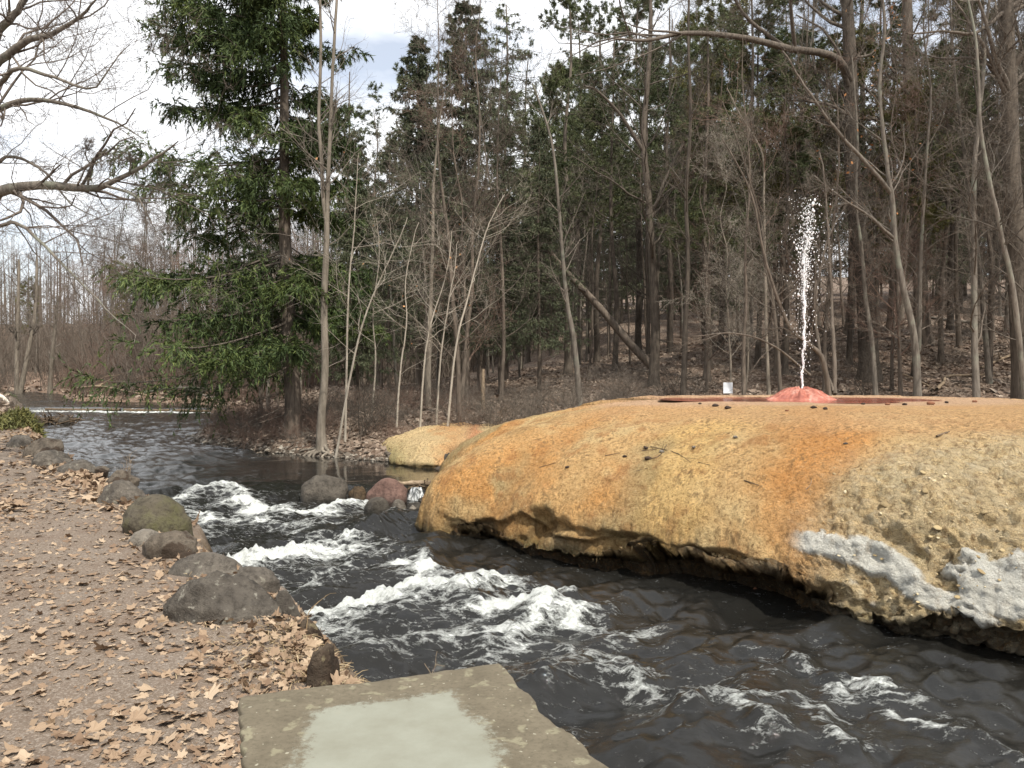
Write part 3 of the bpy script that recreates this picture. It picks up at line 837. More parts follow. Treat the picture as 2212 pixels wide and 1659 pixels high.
zz = zz - .03 * smooth(.9, 1, s_) - .05 * smooth(.14, 0, s_)
CP = np.stack([np.cos(A_) * rad * 1.08, np.sin(A_) * rad, zz], -1)
CC = (5.30, 14.75)
obj('geyser_cone', mesh_of('geyser_cone', CP.reshape(-1, 3), [grid_faces(160, 60, True)], t.m), big, (CC[0] - MC[0], CC[1] - MC[1], MH - .06))

# hanging drip stones under the brow
rng = np.random.default_rng(77)
t = NT('drip_stone'); c = t.ramp(t.noise(14, t.coord(), 4), [(0.4, (0.25, 0.17, 0.085)), (0.7, (0.45, 0.33, 0.17))]); t.base(c); t.rough(.7)
M_drip = t.m
dr = []
for k in range(9):
    L = .035 + .03 * (k % 3); p = np.array([[[0, 0, 0], [0.004, 0, -L * .4], [-.003, 0.002, -L * .8], [0, 0, -L]]]); r = np.array([[.022, .016, .009, .003]])
    V_, F_ = tubes(p, r, 6); dr.append(mesh_of('drip_stone', V_, [F_], M_drip))
lipidx = int(190 * .72)
facing = np.where((BP[:, lipidx, 0] > .9) & (BP[:, lipidx, 0] < 3.0) & (BP[:, lipidx, 1] < 11.5))[0]
for k in range(46):
    i = facing[int(rng.integers(0, len(facing)))]
    p = BP[i, lipidx + 1] + np.array([rng.normal(0, .01), .03, .0])
    o = obj('drip_stone', dr[k % 9], big, p - np.array([MC[0], MC[1], -0.03]))
    o.scale = (rng.uniform(.7, 1.3),) * 2 + (rng.uniform(.7, 1.5),)

# smaller pale mound upstream of the big one
SC = (-1.25, 21.6)
SOUT = [(-3.15, 20.0), (-2.7, 19.0), (-2.1, 18.55), (-1.4, 18.3), (-.4, 18.6), (1.5, 19.5), (2, 21.5), (1.6, 24), (-.5, 25), (-2.2, 24.4), (-3.2, 22.5)]
def det_s(P, N, A, RHO):
    x, y, z = P[..., 0], P[..., 1], P[..., 2]
    d = .15 * fbm(x * 1.3, y * 1.3, z * 1.3, seed=161, oct=5) + .03 * fbm(x * 8, y * 8, z * 8, seed=162, oct=3) + .03 * fbm(A * 30, z * 2, seed=163, oct=2) * smooth(.6, .9, RHO)
    crack = np.exp(-((x + 1.35 + .25 * (z - .5)) / .10) ** 2) * smooth(.62, .9, RHO)
    return (d - .22 * crack) * smooth(.1, .4, RHO), dict(crack=crack)
def col_s(P, N, RHO, e):
    x, y, z = P[..., 0], P[..., 1], P[..., 2]
    b = fbm(x * 1.5, y * 1.5, z * 1.5, seed=165, oct=4)
    col = np.broadcast_to(np.array([0.66, 0.50, 0.27]), P.shape).copy()
    col = lerp(col, [0.62, 0.32, 0.13], smooth(.6, -.1, np.abs(x + 1.6 + .5 * b) - .25 * b) * .8)
    col = lerp(col, [0.50, 0.16, 0.07], smooth(.40, -.05, np.abs(x + 1.1 - .1 * z + .3 * b) + .1 * b) * .7)
    col = lerp(col, [0.30, 0.28, 0.12], smooth(-2.2, -2.9, x + .4 * b) * smooth(.8, .3, z) * .7)
    col = lerp(col, [0.10, 0.08, 0.03], smooth(.33, .24, z + .05 * b) * .75)
    col = lerp(col, [0.05, 0.045, 0.04], e['crack'] * .7 * smooth(1.0, .5, z))
    return col
sm = thing('mineral_mound', 'small cream mineral mound with orange streak behind the upstream end of the big one', 'rock mound', (SC[0], SC[1], 0))
me, SP = mound_mesh('crust', SC, SOUT, .95, lambda A, R, a, b: 0.26 + .05 * fbm(A * 9, A * 0, seed=168, oct=2), lambda A, R, a, b: 0.15 + 0 * A, 420, 90, 2.6, 2.2, col_s, det_s, M_crust, math.radians(150), math.radians(350), 160)
obj('crust', me, sm)

# ------------------------------------------------------------------ geyser jet
t = NT('jet_water'); t.base((0.90, 0.92, 0.93)); t.rough(0.25); t.b.inputs['Specular IOR Level'].default_value = 0.5
t.b.inputs['Subsurface Weight'].default_value = 0.0
M_jet = t.m
JX, JY, JZ = CC[0] + .02, CC[1], MH + .16
jet = thing('water_jet', 'thin white geyser jet spouting from the red cone and breaking into droplets', 'geyser', (JX, JY, JZ))
rng = np.random.default_rng(5)
JH = 3.48
n = 240; zc = np.linspace(0, JH * .80, n)
sway = .05 * np.sin(zc * 2.1 + .6) * zc / 3 + .012 * np.sin(zc * 17) + .03 * (vnoise(zc * 3.3, zc * 0, seed=171) - .5) + .028 * zc
cpts = np.stack([sway, .02 * np.sin(zc * 3), zc], -1)
crad = (.009 + .005 * vnoise(zc * 9, zc * 0 + 3, seed=172) + .009 * np.clip(vnoise(zc * 26, zc * 0, seed=173), 0, 1))
crad = crad * (1 - .45 * smooth(JH * .4, JH * .8, zc))
V_, F_ = tubes(cpts[None], crad[None], 12)
ang = np.arctan2(V_[:, 1] - np.repeat(cpts[:, 1], 12), V_[:, 0] - np.repeat(cpts[:, 0], 12))
V_ += (V_ - np.repeat(cpts, 12, 0)) * (0.9 * fbm(V_[:, 0] * 60, V_[:, 1] * 60, V_[:, 2] * 22, seed=174, oct=3))[:, None]
obj('water_column', mesh_of('water_column', V_, [F_], M_jet), jet)
iV, iF = ico(1)
def drops(N, zf, spread, size):
    z = zf(N); sp = spread(z)
    base_x = np.interp(z, zc, sway)
    x = base_x + rng.normal(0, 1, N) * sp; y = rng.normal(0, 1, N) * sp
    s = size(N)
    st = rng.uniform(.8, 1.9, N)
    V = np.stack([x, y, z], -1)[:, None, :] + iV[None] * np.stack([s, s, s * st], -1)[:, None, :]
    return V.reshape(-1, 3), (iF[None] + (np.arange(N) * len(iV))[:, None, None]).reshape(-1, 3)
cl = drops(900, lambda N: JH * (.42 + .58 * rng.beta(1.7, 1.5, N)), lambda z: .010 + .055 * smooth(1.2, 2.4, z) , lambda N: rng.lognormal(math.log(.0058), .45, N))
mist = drops(620, lambda N: JH * rng.beta(1.9, 1.35, N) * 1.02 + .1, lambda z: .06 + .17 * smooth(.3, 1.8, z) * .72, lambda N: rng.lognormal(math.log(.0055), .42, N))
spit = drops(900, lambda N: JH * rng.uniform(.05, .8, N), lambda z: .008 + .022 * smooth(.2, 2.2, z), lambda N: rng.lognormal(math.log(.0048), .4, N))
V_, F_ = merge([cl, mist, spit])
o = obj('droplets', mesh_of('droplets', V_, F_, M_jet), jet); o['kind'] = 'stuff'
# ------------------------------------------------------------------ growing branches
def unit(a): return a / (np.linalg.norm(a, axis=-1, keepdims=True) + 1e-9)

def grow(P, R, k, t0, t1, ang, L, rng, n=5, wander=.18, up=0.0, rf=.6, taper=.3, lfall=.0, rel=True, rmin=.0025, flat=None):
    """k new branches on every branch of (P,R)"""
    N, m, _ = P.shape
    idx = np.repeat(np.arange(N), k); t = rng.uniform(t0, t1, N * k)
    f = t * (m - 1); i = np.minimum(f.astype(int), m - 2); fr = (f - i)[:, None]
    a, b = P[idx, i], P[idx, i + 1]
    pos = a + (b - a) * fr; tan = unit(b - a)
    rad = R[idx, i] + (R[idx, i + 1] - R[idx, i]) * fr[:, 0]
    rv = rng.normal(0, 1, (N * k, 3))
    if flat is not None: rv[:, 2] *= flat
    perp = unit(rv - tan * (rv * tan).sum(1, keepdims=True))
    an = np.radians(ang + rng.normal(0, 9, N * k))[:, None]
    d = unit(np.cos(an) * tan + np.sin(an) * perp)
    plen = np.linalg.norm(P[:, 1:] - P[:, :-1], axis=2).sum(1)
    ln = (plen[idx] if rel else 1.0) * L * rng.uniform(.55, 1.25, N * k) * (1 - lfall * t)
    Q = np.empty((N * k, n, 3)); Q[:, 0] = pos; step = (ln / (n - 1))[:, None]
    for j in range(1, n):
        d = unit(d + rng.normal(0, wander, d.shape) + np.array([0, 0, up]))
        Q[:, j] = Q[:, j - 1] + d * step
    r0 = np.maximum(rad * rf * rng.uniform(.6, 1.1, N * k), rmin)
    RR = r0[:, None] * np.linspace(1, taper, n)[None]
    return Q, np.maximum(RR, rmin * .6)

def trunk(pts, r0, r1, n=26, flare=.5, rng=None, wob=.02):
    P = catmull(pts, n); t = np.linspace(0, 1, n)
    L = np.linalg.norm(P[-1] - P[0])
    if rng is not None:
        P[1:-1, :2] += np.cumsum(rng.normal(0, wob, (n - 2, 2)), 0) * .4
    r = r0 + (r1 - r0) * t ** .9
    h = np.concatenate([[0], np.cumsum(np.linalg.norm(np.diff(P, axis=0), axis=1))])
    r = r * (1 + flare * np.exp(-h / .35))
    return P[None], r[None]

def crown_levels(P, R, rng, spec):
    """spec rows: kwargs for grow, each level on the one before"""
    out = []
    p, r = P, R
    for s in spec:
        p, r = grow(p, r, rng=rng, **s); out.append((p, r))
    return out

def tube_set(levels, sides):
    return merge([tubes(p, r, s) for (p, r), s in zip(levels, sides)])

BARE = [dict(k=18, t0=.42, t1=.99, ang=52, L=.20, n=7, wander=.13, up=.09, rf=.42, taper=.25, lfall=.35),
        dict(k=7, t0=.2, t1=1, ang=42, L=.46, n=5, wander=.16, up=.06, rf=.6),
        dict(k=6, t0=.15, t1=1, ang=40, L=.46, n=4, wander=.2, up=.04, rf=.6),
        dict(k=4, t0=.1, t1=1, ang=38, L=.5, n=3, wander=.2, up=.02, rf=.6, rmin=.0035)]

def shade_attr(V, rng_seed, blocks):
    pass

class Proto:
    """one tree: list of (part name, mesh)"""
    def __init__(s): s.parts = []
    def add(s, name, V, F, m, attrs=None, kind=None):
        s.parts.append((name, mesh_of(name, V, F if isinstance(F, list) else [F], m, attrs=attrs), kind)); return s

def place(proto, name, label, cat, loc, rz=0.0, scale=1.0, group=None, tilt=(0, 0)):
    t = thing(name, label, cat, loc, rz, group, scale)
    t.rotation_euler = (tilt[0], tilt[1], rz)
    for nm, me, kind in proto.parts:
        o = obj(nm, me, t)
        if kind: o['kind'] = kind
    return t

def bare_proto(seed, H, r, spec=None, bark=None, twig=None, lean=.5, bend=.4, leaves=0):
    rng = np.random.default_rng(seed)
    a = rng.uniform(0, 6.28)
    pts = [(0, 0, -.3)] + [(bend * rng.normal(0, .4) * z / H + lean * math.cos(a) * (z / H) ** 2, bend * rng.normal(0, .4) * z / H + lean * math.sin(a) * (z / H) ** 2, z) for z in np.linspace(H * .15, H, 7)]
    P, R = trunk(pts, r, r * .12, rng=rng)
    lv = crown_levels(P, R, rng, spec or BARE)
    pr = Proto()
    V, F = tubes(P, R, 9); pr.add('trunk', V, F, bark)
    V, F = tube_set(lv, [5, 3, 3, 3]); pr.add('crown', V, F, twig)
    if leaves:
        tips = lv[-1][0][:, -1]; tips = tips[rng.integers(0, len(tips), leaves)]
        V, F, sh = leaf_quads(tips, .05, rng); pr.add('dead_leaves', V, F, M_leaf_orange, {'shade': sh}, 'stuff')
    return pr

def leaf_quads(pos, size, rng):
    n = len(pos)
    u = unit(rng.normal(0, 1, (n, 3))); w = unit(np.cross(u, rng.normal(0, 1, (n, 3)))); s = size * rng.uniform(.6, 1.3, (n, 1))
    V = np.stack([pos, pos + u * s + w * s * .6, pos + u * 2 * s, pos + u * s - w * s * .6], 1).reshape(-1, 3)
    F = np.arange(n * 4).reshape(-1, 4)
    return V, F, np.repeat(rng.uniform(0, 1, n), 4)

# ---------------- needles
def needle_blades(pos, d, L, W, rng, sh):
    """thin diamond blades from pos along d"""
    n = len(pos)
    w = unit(np.cross(d, rng.normal(0, 1, (n, 3)))) * (W[:, None])
    L = L[:, None]
    V = np.stack([pos + w * 1.2, pos + d * L, pos - w * 1.2], 1).reshape(-1, 3)
    return V, np.arange(n * 3).reshape(-1, 3), np.repeat(sh, 3)

def spruce(seed, H, r, spread, start, nbr, rng=None, droop=.45, strand=22, mat=None, hang=1.0, trunk_pts=None, density=1.0, one_side=None, size=1.0, sparse=0.0, per=(7, 5), asym=None, wid=1.0, pw=.75):
    """spruce: whorled boughs that sag, rows of hanging twigs clothed with needles"""
    rng = rng or np.random.default_rng(seed)
    pts = trunk_pts if trunk_pts is not None else [(0, 0, -.3)] + [(rng.normal(0, .05), rng.normal(0, .05), z) for z in np.linspace(H * .2, H, 5)]
    P, R = trunk(pts, r, .03, n=40, flare=.35, rng=rng, wob=.008)
    t = start + (1 - start) * rng.uniform(0, 1, nbr) ** .85
    f = t * 39; i = np.minimum(f.astype(int), 38); pos = P[0][i] + (P[0][i + 1] - P[0][i]) * (f - i)[:, None]
    rad = R[0][i]
    az = np.arange(nbr) * 2.39996 + rng.normal(0, .35, nbr)
    if one_side is not None: az = np.where(rng.uniform(0, 1, nbr) < .28, one_side + rng.normal(0, .6, nbr), az)
    rel = np.clip((1 - t) / (1 - start), 0, 1)
    L = spread * (0.09 + .91 * rel ** pw) * rng.uniform(.65, 1.12, nbr)
    if asym is not None: L = L * (asym[0] + (1 - asym[0]) * (0.5 - 0.5 * np.cos(az)) ) * np.where(np.cos(az) < 0, 1.0, asym[1])
    n = 10
    s = np.linspace(0, 1, n)[None, :]
    out = np.stack([np.cos(az), np.sin(az)], -1)
    side = rng.normal(0, .10, (nbr, 1)) * L[:, None] * s ** 2
    hor = L[:, None] * s
    B = np.empty((nbr, n, 3))
    B[..., 0] = pos[:, 0:1] + out[:, 0:1] * hor - out[:, 1:2] * side
    B[..., 1] = pos[:, 1:2] + out[:, 1:2] * hor + out[:, 0:1] * side
    dr = droop * rng.uniform(.7, 1.3, (nbr, 1)) * (0.25 + .9 * rel[:, None])
    B[..., 2] = pos[:, 2:3] + L[:, None] * (.16 * (1 - rel[:, None] * .7) * s - dr * s * (1 - .0 * s) + dr * .48 * s ** 3.0)
    BR = np.clip(.012 + .0055 * L, .010, .04)[:, None] * np.linspace(1, .18, n)[None]
    # side twigs, nearly level
    k = max(4, int(strand * density))
    K, KR = grow(B, BR, k, .06 + .30 * sparse, 1.0, 58, .26, rng, n=5, wander=.07, up=-.05, rf=.4, lfall=.35, flat=.15)
    # hanging twiglets
    m = 4
    Hs, HR = grow(K, KR, m, .15, 1.0, 55, .55 * hang, rng, n=4, wander=.06, up=-.55, rf=.5, rmin=.003)
    hl = np.linalg.norm(Hs[:, -1] - Hs[:, 0], axis=1)
    V1, F1 = tube_set([(B, BR), (K, KR)], [5, 3])
    # needles along twigs
    def clothe(Q, per, ll, ww, bias):
        N, nn, _ = Q.shape
        idx = np.repeat(np.arange(N), per); tt = rng.uniform(0, .98, N * per)
        f = tt * (nn - 1); i = np.minimum(f.astype(int), nn - 2)
        p = Q[idx, i] + (Q[idx, i + 1] - Q[idx, i]) * (f - i)[:, None]; tan = unit(Q[idx, i + 1] - Q[idx, i])
        d = unit(tan + rng.normal(0, .42, tan.shape))
        clump = vnoise(p[:, 0] * .9, p[:, 1] * .9, p[:, 2] * .9, seed=seed)
        sh = np.clip(.55 * clump + rng.normal(.22, .17, N * per) + bias, 0, 1)
        return needle_blades(p, d, ll * rng.uniform(.7, 1.3, N * per), ww * rng.uniform(.7, 1.2, N * per), rng, sh)
    parts = [clothe(K, per[0], .13 * size, .0125 * size * wid, .05), clothe(Hs, per[1], .14 * size, .0125 * size * wid, .0)]
    keep = []
    for V, F, sh in parts:
        if sparse:
            m_ = rng.uniform(0, 1, len(F)) > sparse
            V = V.reshape(-1, 3, 3)[m_].reshape(-1, 3); sh = sh.reshape(-1, 3)[m_].ravel(); F = np.arange(len(V)).reshape(-1, 3)
        keep.append((V, F, sh))
    V2, F2 = merge([(a, b) for a, b, _ in keep]); sh = np.concatenate([c for _, _, c in keep])
    pr = Proto()
    V, F = tubes(P, R, 12); pr.add('trunk', V, F, M_bark_brown)
    pr.add('boughs', V1, F1, M_twig)
    pr.add('needles', V2, F2, mat or M_spruce, {'shade': sh})
    return pr, P, R

def pine(seed, H, r, mat, crown0=.45, spread=3.2, nbr=46, tufts=10):
    rng = np.random.default_rng(seed)
    P, R = trunk([(0, 0, -.3)] + [(rng.normal(0, .12), rng.normal(0, .12), z) for z in np.linspace(H * .2, H, 5)], r, .04, rng=rng)
    B, BR = grow(P, R, nbr, crown0, .99, 74, spread, rng, n=7, wander=.09, up=.07, rf=.30, lfall=.55, rel=False)
    dead, dR = grow(P, R, 20, .12, crown0, 82, spread * .5, rng, n=5, wander=.1, up=-.02, rf=.15, rel=False)
    K, KR = grow(B, BR, 9, .35, 1, 45, .34, rng, n=4, wander=.12, up=.05, rf=.5)
    T_, TR = grow(K, KR, 3, .4, 1, 40, .5, rng, n=3, wander=.15, up=.08, rf=.5, rmin=.004)
    V1, F1 = tube_set([(B, BR), (dead, dR), (K, KR)], [4, 3, 3])
    tips = np.concatenate([T_[:, -1], T_[:, 1], K[:, -1]]); td = np.concatenate([unit(T_[:, -1] - T_[:, 0]), unit(T_[:, 1] - T_[:, 0]), unit(K[:, -1] - K[:, 0])])
    idx = np.repeat(np.arange(len(tips)), tufts)
    d = unit(td[idx] * .5 + rng.normal(0, .75, (len(idx), 3)))
    clump = vnoise(tips[idx, 0] * .6, tips[idx, 1] * .6, tips[idx, 2] * .6, seed=seed)
    sh = np.clip(.5 * clump + rng.normal(.25, .18, len(idx)), 0, 1)
    V2, F2, sh = needle_blades(tips[idx], d, rng.uniform(.15, .27, len(idx)), rng.uniform(.014, .024, len(idx)), rng, sh)
    pr = Proto(); V, F = tubes(P, R, 10); pr.add('trunk', V, F, M_bark_dark)
    pr.add('boughs', V1, F1, M_twig); pr.add('needles', V2, F2, mat, {'shade': sh}); return pr

def shrub_proto(seed, H, n_stem, twig, spread=.5, k2=5, k3=4):
    rng = np.random.default_rng(seed)
    az = rng.uniform(0, 6.28, n_stem); tl = rng.uniform(.1, spread, n_stem)
    d0 = unit(np.stack([np.cos(az) * tl, np.sin(az) * tl, np.ones(n_stem)], -1)); n = 7
    Q = np.empty((n_stem, n, 3)); Q[:, 0] = np.stack([rng.normal(0, .28, n_stem), rng.normal(0, .28, n_stem), np.full(n_stem, -.12)], -1)
    L = H * rng.uniform(.5, 1.1, n_stem)[:, None] / (n - 1); d = d0
    for j in range(1, n):
        d = unit(d + rng.normal(0, .15, d.shape) + np.stack([np.cos(az) * .06, np.sin(az) * .06, np.full(n_stem, -.03)], -1)); Q[:, j] = Q[:, j - 1] + d * L
    QR = (.009 * H / 1.6) * np.ones((n_stem, 1)) * np.linspace(1, .3, n)[None]
    a, ar = grow(Q, QR, k2, .2, 1, 40, .42, rng, n=4, wander=.2, rf=.6, rmin=.003)
    b, br = grow(a, ar, k3, .2, 1, 42, .5, rng, n=3, wander=.2, rf=.6, rmin=.003)
    V, F = tube_set([(Q, QR), (a, ar), (b, br)], [4, 3, 3])
    return mesh_of('bare_shrub', V, F, twig)

# ------------------------------------------------------------------ the two named trees on the near point
base = np.array([-6.35, 23.3, 0]); base[2] = gz(base[0], base[1])
T0 = [(0, 0, -.3)] + [tuple(at_depth(u, v, 23.3) - base) for u, v in [(632, 860), (622, 700), (616, 520), (614, 330), (614, 120), (612, -60)]] + [(-.05, 0, 21.0), (-.05, 0, 24.5)]
hero, HP, HR_ = spruce(11, 24, .27, 5.0, .19, 145, droop=.46, strand=24, asym=(.62, .80), pw=.42, trunk_pts=T0, one_side=math.pi, hang=1.45, size=1.1, density=1.0, per=(20, 15), wid=1.15)
h = place(hero, 'spruce_tree', 'tall dark green spruce with sagging boughs over the water, thickest trunk on the near point', 'tree', base)
# dead lower whips fanning out to the left of the trunk
rng = np.random.default_rng(31)
m = 16; az = math.pi + rng.normal(0, .55, m) ; zz = rng.uniform(.7, 3.2, m); L = rng.uniform(1.5, 3.4, m); s = np.linspace(0, 1, 8)[None]
Q = np.stack([np.cos(az)[:, None] * L[:, None] * s, np.sin(az)[:, None] * L[:, None] * s, zz[:, None] - (.30 + .3 * rng.uniform(0, 1, (m, 1))) * L[:, None] * s * (1 - .3 * s)], -1)
QR = .016 * np.ones((m, 1)) * np.linspace(1, .3, 8)[None]
q2 = grow(Q, QR, 7, .2, 1, 38, .35, rng, n=4, wander=.12, up=-.02, rf=.5, rmin=.003)
V, F = tube_set([(Q, QR), q2], [4, 3]); obj('dead_boughs', mesh_of('dead_boughs', V, F, M_twig), h)
# surface roots
def roots(parent, mats, n, L, r, seed, z0=.05, az0=0, azr=6.28):
    rng = np.random.default_rng(seed)
    for k in range(n):
        a = az0 + azr * (k + rng.uniform(0, .6)) / n; l = L * rng.uniform(.6, 1.2); pts = []
        for q in np.linspace(0, 1, 7):
            x, y = math.cos(a + .5 * q * rng.normal(0, .6)) * l * q, math.sin(a) * l * q
            zw = gz(parent.location[0] + x, parent.location[1] + y) - parent.location[2]
            pts.append((x, y, max(zw, .1 - parent.location[2]) + (.10 * (1 - q) + .02 * rng.normal()) + (z0 if q == 0 else 0)))
        V, F = tubes(catmull(pts, 14)[None], (r * np.linspace(1, .25, 14))[None], 7)
        obj('root', mesh_of('root', V, F, mats), parent)
roots(h, M_bark_brown, 7, 1.2, .06, 3)

b2 = np.array([-5.02, 21.25, 0]); b2[2] = gz(b2[0], b2[1])
def px(u, v, d=21.25): return tuple(at_depth(u, v, d) - b2)
rng = np.random.default_rng(12)
P1, R1 = trunk([(0, 0, -.2), px(693, 920), px(702, 800), px(700, 660), px(704, 560), px(706, 480)], .12, .07, n=26, flare=.9, rng=rng, wob=.004)
P2, R2 = trunk([px(706, 485), px(697, 420), px(692, 330), px(688, 250), px(692, 120), px(690, -20), px(692, -160)], .06, .03, n=26, flare=0, rng=rng, wob=.008)
P3, R3 = trunk([px(706, 485), px(709, 400), px(713, 300), px(716, 220), px(722, 90), px(730, -40), px(736, -180)], .06, .03, n=26, flare=0, rng=rng, wob=.008)
tt = np.concatenate([P2, P3]); tr = np.concatenate([R2, R3])
lv = crown_levels(tt, tr, rng, [dict(k=16, t0=.1, t1=1, ang=48, L=.22, n=6, wander=.12, up=.10, rf=.42, lfall=.3), dict(k=6, t0=.2, t1=1, ang=40, L=.45, n=4, wander=.16, up=.05, rf=.6), dict(k=4, t0=.2, t1=1, ang=38, L=.5, n=3, wander=.18, rf=.6)])
pr = Proto()
V, F = merge([tubes(P1, R1, 12), tubes(tt, tr, 9)]); pr.add('trunk', V, F, M_bark_pale)
low = grow(P1, R1, 9, .3, .95, 70, .28, rng, n=6, wander=.12, up=.02, rf=.16); low2 = grow(*low, 6, .2, 1, 42, .4, rng, n=4, rf=.6)
V, F = tube_set(lv + [low, low2], [5, 3, 3, 4, 3]); pr.add('crown', V, F, M_twig_grey)
h2 = place(pr, 'forked_tree', 'pale smooth trunk forking into two thin stems, rooted at the water by the spruce', 'tree', b2)
roots(h2, M_bark_pale, 6, 1.0, .055, 4, .08, math.pi * .75, 3.6)

# ------------------------------------------------------------------ named bare trees traced at their own distances
def named_tree(pix, base_v, d, r0, r1, label, seed, bark, twig, spec, name='bare_tree', cat='tree', leaves=0, sides0=10, extra=None):
    u0 = pix[0][0]
    b = at_depth(u0, base_v, d); b[2] = gz(b[0], b[1])
    pts = [(0, 0, -.3)] + [tuple(at_depth(u, v, d) - b) for u, v in pix[1:]]
    rng = np.random.default_rng(seed)
    P, R = trunk(pts, r0, r1, n=30, rng=rng, wob=.012)
    lv = crown_levels(P, R, rng, spec)
    pr = Proto(); V, F = tubes(P, R, sides0); pr.add('trunk', V, F, bark)
    tb = [tubes(p, r, s) for (p, r), s in zip(lv, [5, 3, 3, 3])]
    if extra:
        for e in extra:
            ep, er = trunk([tuple(at_depth(u, v, d + dd) - b) for u, v, dd in e['pts']], e['r0'], e['r1'], n=22, flare=0, rng=rng, wob=.03)
            tb.append(tubes(ep, er, 8))
            el = crown_levels(ep, er, rng, e['spec']); tb += [tubes(p, r, 3 if i else 4) for i, (p, r) in enumerate(el)]
            if e.get('leaves'):
                pass
    V, F = merge(tb); pr.add('crown', V, F, twig)
    if leaves:
        tips = lv[-1][0][:, -1]; tips = tips[rng.integers(0, len(tips), leaves)]
        V, F, sh = leaf_quads(tips, .045, rng); pr.add('dead_leaves', V, F, M_leaf_orange, {'shade': sh}, 'stuff')
    return place(pr, name, label, cat, b)

S_slim = [dict(k=16, t0=.30, t1=1, ang=48, L=.17, n=6, wander=.13, up=.10, rf=.4, lfall=.2), dict(k=6, t0=.2, t1=1, ang=40, L=.45, n=4, wander=.17, up=.05, rf=.6), dict(k=4, t0=.2, t1=1, ang=38, L=.5, n=3, wander=.2, rf=.6, rmin=.0035)]
S_big = [dict(k=18, t0=.35, t1=1, ang=58, L=.20, n=8, wander=.15, up=.06, rf=.36, lfall=.2), dict(k=7, t0=.2, t1=1, ang=42, L=.42, n=5, wander=.2, up=.04, rf=.6), dict(k=6, t0=.2, t1=1, ang=40, L=.45, n=4, wander=.22, rf=.6), dict(k=2, t0=.2, t1=1, ang=38, L=.55, n=3, wander=.2, rf=.6, rmin=.004)]
S_wide = [dict(k=26, t0=.12, t1=1, ang=60, L=.30, n=8, wander=.14, up=.08, rf=.32, lfall=.45), dict(k=7, t0=.2, t1=1, ang=40, L=.42, n=5, wander=.2, up=.03, rf=.6), dict(k=5, t0=.2, t1=1, ang=40, L=.45, n=4, wander=.22, rf=.6), dict(k=2, t0=.2, t1=1, ang=38, L=.55, n=3, wander=.2, rf=.6, rmin=.004)]

named_tree([(925, 0), (926, 800), (930, 650), (935, 520), (937, 400), (946, 300), (958, 200)], 890, 26.5, .11, .015, 'straight light brown trunk left of the leaning tree, bare side branches above', 21, M_bark_pale, M_twig_grey, S_slim)
named_tree([(1412, 0), (1416, 700), (1408, 560), (1400, 430), (1388, 300), (1398, 180), (1404, 60), (1400, -60)], 838, 29, .19, .05, 'wide spreading dark bare tree behind the foot of the leaning trunk', 22, M_bark_dark, M_twig, S_wide,
    extra=[dict(pts=[(1392, 330, 0), (1340, 250, -.5), (1290, 195, -1), (1262, 185, -1.2)], r0=.08, r1=.02, spec=S_slim), dict(pts=[(1404, 480, 0), (1450, 360, .4), (1500, 260, 1), (1540, 120, 1.2)], r0=.08, r1=.02, spec=S_slim)])
named_tree([(1430, 0), (1360, 742), (1300, 670), (1262, 628), (1225, 590), (1195, 555), (1180, 530)], 802, 31, .165, .09, 'dead trunk leaning steeply to the left across the wood, broken at its top', 23, M_bark_brown, M_twig,
    [dict(k=9, t0=.4, t1=1, ang=60, L=.12, n=5, wander=.15, rf=.3), dict(k=4, t0=.2, t1=1, ang=40, L=.45, n=3, wander=.2, rf=.6)], name='leaning_tree')
named_tree([(1880, 0), (1868, 600), (1850, 480), (1840, 330), (1838, 200), (1834, 80), (1828, -40), (1824, -200)], 720, 27, .33, .16, 'thickest dark trunk right of the geyser jet, with a long limb arching to the left', 24, M_bark_dark, M_twig, S_big,
    extra=[dict(pts=[(1838, 180, 0), (1800, 125, -.8), (1700, 106, -2), (1600, 82, -3), (1480, 74, -4), (1400, 88, -4.6), (1330, 84, -5)], r0=.15, r1=.03, spec=S_big[1:]),
           dict(pts=[(1700, 106, -2), (1620, 40, -2.6), (1590, -10, -3), (1570, -80, -3)], r0=.07, r1=.02, spec=S_slim)])
named_tree([(2000, 0), (1985, 560), (1975, 380), (1965, 220), (1960, 60), (1955, -100), (1950, -240)], 705, 30, .27, .15, 'straight grey brown trunk between the two thickest trunks on the right', 25, M_bark_brown, M_twig, S_big)
named_tree([(2215, 0), (2196, 560), (2186, 400), (2180, 200), (2172, 40), (2165, -120), (2160, -260)], 790, 22, .27, .16, 'stout dark trunk along the right edge of the picture', 26, M_bark_dark, M_twig, S_big,
    extra=[dict(pts=[(2174, 20, 0), (2110, 70, -.6), (2040, 66, -1), (1960, 72, -1.4)], r0=.06, r1=.02, spec=S_slim), dict(pts=[(2176, 160, 0), (2250, 60, -.5), (2300, -40, -1)], r0=.10, r1=.05, spec=S_slim)])
named_tree([(1986, 0), (1975, 740), (1950, 620), (1932, 520), (1926, 420), (1920, 380), (1900, 200), (1910, 60), (1900, -40)], 822, 21.5, .105, .03, 'slender curved grey tree forking low, rooted in leaves right of the geyser', 27, M_bark_grey, M_twig_grey, S_slim,
    extra=[dict(pts=[(1926, 420, 0), (1870, 350, -.3), (1800, 270, -.6), (1740, 190, -.8), (1690, 110, -1)], r0=.06, r1=.02, spec=S_slim), dict(pts=[(1936, 520, 0), (1880, 470, -.3), (1820, 430, -.5), (1760, 380, -.6)], r0=.045, r1=.015, spec=S_slim)], leaves=60)
named_tree([(2140, 0), (2120, 620), (2100, 480), (2080, 330), (2060, 160), (2050, -40)], 742, 25, .09, .025, 'thin leaning grey trunk halfway between the stout right edge trunk and the curved tree', 28, M_bark_grey, M_twig_grey, S_slim)
